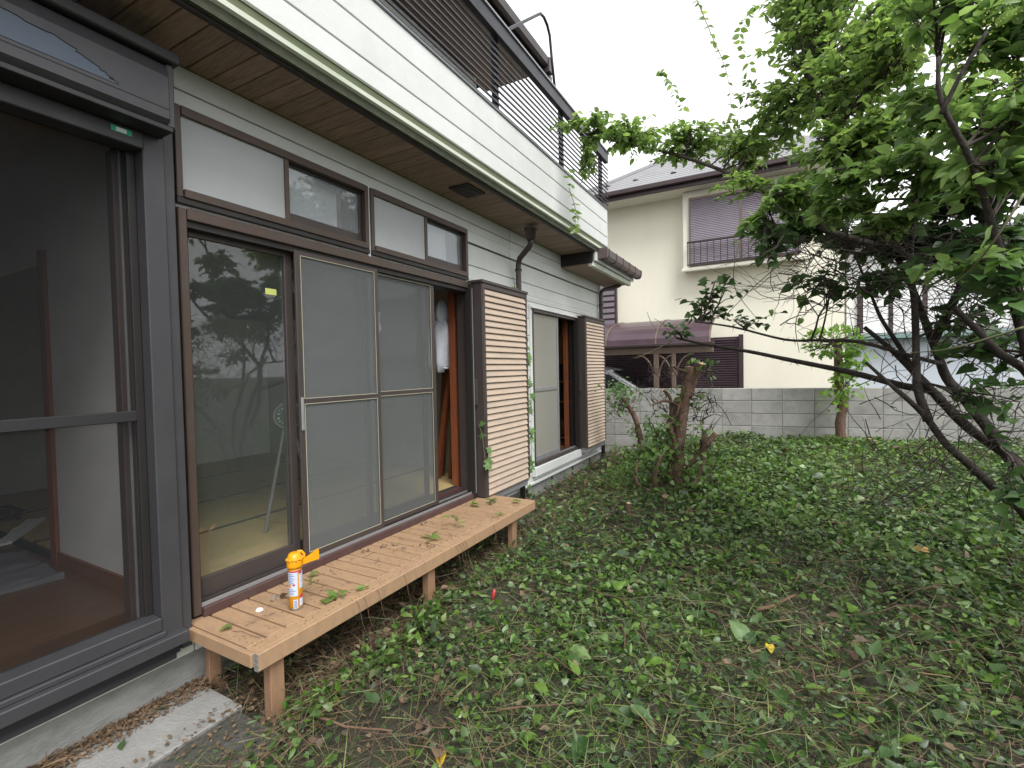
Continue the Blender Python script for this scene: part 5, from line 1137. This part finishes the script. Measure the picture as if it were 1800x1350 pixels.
for _ in range(170):
    x, y = rg.uniform(.7, 5.5), 1.3+6.5*rg.uniform()**1.4; a = Vector((x, y, float(ground_z(x, y))+rg.uniform(.05, .12))); an = rg.uniform(0, 6.3); L_ = rg.uniform(.2, .8); e = Vector((x+math.cos(an)*L_, y+math.sin(an)*L_, 0)); e.z = float(ground_z(e.x, e.y))+rg.uniform(.04, .12)
    if e.x > .65: mb.tube(wob_path(a, e, 7, .22, rg), list(np.linspace(rg.uniform(.002, .0045), .0015, 8)), 4, cap=False)
ob = mb.build('cut_stems', 'stick', kind='stuff'); ob['label'] = 'reddish brown cut vine stems strewn through the clippings'; ob['category'] = 'stems'
# upright weeds close to the bench and the house foot
LP = []
for _ in range(170):
    x, y = (rg.uniform(.60, .78), rg.uniform(1.35, 2.6)) if rg.uniform() < .5 else (rg.uniform(.25, 1.2), rg.uniform(3.95, 7.6))
    z = float(ground_z(x, y)); h = rg.uniform(.04, .16)
    for j in range(rg.integers(3, 7)): LP.append((x+rg.normal()*.03, y+rg.normal()*.03, z+h*rg.uniform(.2, 1), *rand_dirs(1, rg, .1)[0], *rand_dirs(1, rg, .9)[0], .042*rg.uniform(.6, 1.3)))
o = leaf_mesh('weeds', LP, 'leaf_ground', None, OVATE, kind='stuff'); o['label'] = 'low leafy weeds growing along the bench and the house foot'; o['category'] = 'weeds'
# big leaves in the lower right corner, one by one
LP = []
for _ in range(120):
    x, y = rg.uniform(1.5, 3.6), rg.uniform(1.5, 3.4)
    LP.append((x, y, float(ground_z(x, y))+rg.uniform(.05, .11), *(rg.normal(size=3)*np.array([1, 1, .25])), *(np.array([0, 0, 1])+rg.normal(size=3)*.45), rg.uniform(.07, .12)))
for L in LP:
    pass
PLT = thing('cut_vine_pile', 'large dark leaves on cut vines lying at the tree foot', 'cut vines', (2.6, 2.3, float(ground_z(2.6, 2.3))))
leaf_objs(LP, ['leaf_ground_dark', 'leaf_ground', 'leaf_dark'], PLT, BIG_OVATE, rg)
mb = MB()
for _ in range(26):
    x, y = rg.uniform(1.0, 3.4), rg.uniform(1.5, 4.2); a = Vector((x, y, float(ground_z(x, y))+.05)); d = Vector((rg.normal(), rg.normal(), 0)).normalized()*rg.uniform(.3, .9)
    mb.tube(wob_path(a, a+d, 8, .2, rg), list(np.linspace(.0035, .0015, 9)), 4, cap=False)
mb.build('runners', 'vine_stem', PLT, kind='stuff')
# single sticks one can pick out
STK = [((1060, 905), (1085, 903), .012, 'short brown stick lying on the clippings in front of the pruned stump'), ((1330, 1072), (1398, 1046), .012, 'reddish stick with an orange broken end lying in the clippings'), ((1450, 918), (1502, 920), .011, 'pinkish brown twig lying on the clippings before the thorny branches'), ((1440, 900), (1480, 915), .007, 'thin red twig lying beside a pale leaf in the clippings'),
       ((870, 1250), (1010, 1235), .006, 'long straw-coloured stem lying across the dark clippings'), ((560, 1262), (690, 1285), .006, 'bowed reddish stem lying in front of the bench leg'), ((1310, 988), (1370, 990), .008, 'grey straight twig lying in the mid lawn clippings'), ((1505, 882), (1545, 876), .013, 'dark knotted branch piece lying near the thorny tree'), ((1425, 1170), (1440, 1220), .005, 'upright pale bent stem poking out of the clippings'), ((1010, 1000), (1020, 975), .008, 'reddish broken fork of twig near the bench end')]
def on_ground(px, py, h=.05):
    r = CF+CR*((px-900)/FPX)+CD*((py-675)/FPX); t = (h-EYE.z)/r.z
    for _ in range(12): p = EYE+r*t; t = (float(ground_z(p.x, p.y))+h-EYE.z)/r.z
    return EYE+r*t
for (a, b, r, lab) in STK:
    A, B = on_ground(*a, .07), on_ground(*b, .075); q = wob_path(A, B, 7, .07, rg); tag(MB().tube(q, list(np.linspace(r, r*.65, 8)), 7).build('stick', 'stick', loc=A, smooth=True), lab, 'stick', 'loose sticks on the clippings')
def single_leaf(px, py, m, size, T, label, h=.09):
    T = BIG_HEART if T is HEART else BIG_OVATE
    p = on_ground(px, py, h); V, F = leaves(np.array([p]), rand_dirs(1, rg)*np.array([[1, 1, .3]]), np.array([[.1, -.3, 1.]])+rg.normal(size=(1, 3))*.3, [size], T); o = mesh_np('fallen_leaf', V, F, m, world=p); tag(o, label, 'leaf', 'coloured fallen leaves')
single_leaf(1630, 968, 'leaf_amber', .10, HEART, 'curled amber leaf lying on the clippings near the thorny tree'); single_leaf(1352, 1133, 'leaf_yellow', .05, HEART, 'small bright yellow leaf lying among dark clippings')
single_leaf(770, 1318, 'leaf_dry', .08, HEART, 'reddish dead leaf lying on bare soil in the foreground'); single_leaf(1352, 885, 'leaf_lime', .07, HEART, 'pale yellowish leaf at the end of a thin red twig'); single_leaf(1310, 1120, 'leaf_ivy', .11, HEART, 'large pale green leaf lying face down in the clippings'); single_leaf(775, 1325, 'leaf_yellow', .05, HEART, 'lime yellow leaf in the soil at the front')
p = on_ground(866, 1054, .09); tag(MB().tube([p, p+Vector((.005, .01, .045)), p+Vector((.008, .012, .06))], [.011, .010, .007], 8).build('red_scrap', 'label_red', loc=p, smooth=True), 'small red plastic scrap standing in the clippings beyond the bench', 'scrap')

# ------------------------------------------------------------------ debris on the bench and the apron
def sprig(label, x, y, n, size, m, T, seed, h=.03, z=ZB, stem=.12):
    r = np.random.default_rng(seed); S = thing('leaf_sprig', label, 'sprig', (x, y, z)); a = r.uniform(0, 6.3); q = [(x-math.cos(a)*stem*.5, y-math.sin(a)*stem*.5, z+.006), (x, y, z+h*.6), (x+math.cos(a)*stem*.5, y+math.sin(a)*stem*.5, z+h)]
    qq = spline(q, 4); MB().tube(qq, .0018, 5).build('stem', 'vine_stem', S); LP = []
    for k in range(n):
        v = qq[r.integers(2, len(qq))]; LP.append((v.x, v.y, max(v.z, z+.008), r.normal(), r.normal(), r.uniform(-.05, .5), r.normal()*.4, r.normal()*.4, 1, size*1.25*r.uniform(.6, 1.15)))
    leaf_objs(LP, [m], S, T, r)
sprig('fresh three-lobed ivy sprig on the bench beside the spray can', .49, 1.74, 5, .06, 'leaf_near', IVYL, 71)
sprig('cut pair of broad green leaves lying mid bench', .37, 2.70, 4, .075, 'leaf_near', OVATE, 72)
sprig('upright weedy sprig with narrow leaves on the bench', .39, 3.00, 9, .065, 'leaf_near', LANCE, 73, h=.08)
sprig('bright yellow green leaf tuft at the bench back edge', .16, 3.55, 5, .055, 'leaf_lime', OVATE, 74)
sprig('mixed leaf tuft near the far bench end', .28, 3.66, 6, .055, 'leaf_ivy', OVATE, 75)
sprig('flat dark tuft of small leaves on the bench front edge', .53, 3.40, 7, .045, 'leaf_near', LANCE, 76)
sprig('small cluster of leaves on the far right bench corner', .48, 3.82, 4, .06, 'leaf_near', OVATE, 77)
sprig('single round green leaf near the bench end board', .27, 1.325, 1, .05, 'leaf_near', HEART, 78, stem=.04)
sprig('green leaf tuft lying behind the spray can trigger', .15, 1.86, 3, .05, 'leaf_near', OVATE, 79)
sprig('small pale leaf with a curled stem on the bench front', .53, 1.88, 2, .04, 'leaf_lime', OVATE, 80)
def clump(label, x, y, n, size, seed, m='leaf_dry', z=ZB):
    r = np.random.default_rng(seed); o = np.array([x, y, z+.006])+r.normal(size=(n, 3))*np.array([.02, .02, .002]); o[:, 2] = np.maximum(o[:, 2], z+.003); d = r.normal(size=(n, 3)); d[:, 2] = np.abs(d[:, 2])*.5
    V, F = leaves(o, d, r.normal(size=(n, 3))+np.array([0, 0, .8]), size*r.uniform(.6, 1.2, n), CHIP); tag(mesh_np('dry_leaf_clump', V, F, m, world=(x, y, z)), label, 'dry leaves', 'dry leaf clumps on the bench')
clump('curled brown dead leaf clump on the bench behind the spray can', .20, 1.62, 7, .05, 81)
for k, (x, y) in enumerate(((.10, 2.30), (.17, 2.42), (.22, 2.50), (.33, 2.45), (.40, 2.62), (.47, 2.58), (.05, 2.75), (.12, 2.95), (.2, 3.2))): clump(['tiny brown leaf curl by the sill at mid bench', 'brown leaf crumb pair on the bench near the sill', 'crumpled tan leaf clump in the middle of the bench boards', 'dark brown twisted leaf scrap on the bench middle', 'brown leaf heap beside the broad leaf pair on the bench', 'largest dry leaf heap near the bench front edge', 'small brown leaf scrap at the sill by the second screen', 'dry scrap on the bench behind the upright weedy sprig', 'loose brown leaf bit on the far bench boards'][k], x, y, 3+k % 3, .028, 90+k)
MB_ = MB().lathe([(.001, .012), (.012, .010), (.018, .004), (.019, .0)], (.224, 1.50, ZB), 12); tag(MB_.build('shell_chip', 'white_paint', loc=(.224, 1.50, ZB), smooth=True), 'small white shell-like chip on the bench boards', 'chip')
n = 1500; o = np.stack([rg.uniform(.01, .58, n), rg.uniform(1.27, 3.88, n), np.full(n, ZB+.0015)], 1)
V, F = leaves(o, rg.normal(size=(n, 3))*np.array([1, 1, .1]), np.array([0, 0, 1.])+rg.normal(size=(n, 3))*.3, rg.uniform(.002, .009, n), CHIP); ob = mesh_np('bench_crumbs', V, F, 'straw', kind='stuff'); ob['label'] = 'brown crumbs and soil specks strewn over the bench'; ob['category'] = 'crumbs'
mb = MB()
for _ in range(26):
    a = Vector((rg.uniform(.05, .56), rg.uniform(1.28, 3.8), ZB+.004)); d = Vector((rg.normal(), rg.normal(), 0)).normalized()*rg.uniform(.05, .22); mb.tube(wob_path(a, a+d, 8, .3, rg), .0012, 4, cap=False)
for _ in range(9):
    y = rg.uniform(1.3, 3.2); mb.tube(spline([(.57, y, ZB+.004), (.60, y+.02, ZB-.02), (.615, y+.03, ZB-.12), (.60, y+.08, ZB-.22)], 4), .0014, 4, cap=False)
ob = mb.build('loose_tendrils', 'stick', kind='stuff'); ob['label'] = 'thin dry tendrils lying on the bench and hanging off it'; ob['category'] = 'tendrils'
# litter along the foundation on the apron
def litter(name, m, label, n, size, T, x0, x1, y0, y1, z, tilt=.35, wid=None, pw=1.):
    o = np.stack([x0+(x1-x0)*rg.uniform(size=n)**pw, rg.uniform(y0, y1, n), z+rg.uniform(0, .02, n)], 1); d = rg.normal(size=(n, 3)); d[:, 2] *= .2
    V, F = leaves(o, d, np.array([0, 0, 1.])+rg.normal(size=(n, 3))*tilt, size*rg.uniform(.4, 1.3, n), T, None if wid is None else np.full(n, wid)); ob = mesh_np(name, V, F, m, kind='stuff'); ob['label'] = label; ob['category'] = 'litter'
litter('straw_litter', 'straw', 'straw and dry stalks gathered along the foundation', 700, .07, BLADE, .0, .10, .2, 1.33, .024, wid=.09, pw=1.6)
litter('leaf_litter', 'leaf_dry', 'brown leaf crumbs gathered along the foundation', 1000, .018, CHIP, .0, .13, .2, 1.33, .024, pw=1.5)
litter('under_bench_litter', 'straw', 'dry vine stems tangled under the bench', 3000, .14, BLADE, .03, .75, 1.32, 3.9, .0, wid=.025)
litter('under_bench_leaves', 'leaf_dry', 'dead leaves lying under the bench', 900, .045, OVATE, .03, .8, 1.32, 3.9, .0)
litter('soil_crumbs', 'straw', 'dark soil crumbs on the wet edge of the concrete', 700, .018, CHIP, .3, .8, .4, 1.4, .022)
for (px, py, lab) in ((508, 1300, 'dark green leaf lying flat on the concrete beside the straw'), (215, 1303, 'oval dark green leaf lying on the grey concrete'), (297, 1243, 'deep green leaf on the concrete near the bench corner')):
    single_leaf(px, py, 'leaf_ground_dark', .055, OVATE, lab, h=.03)
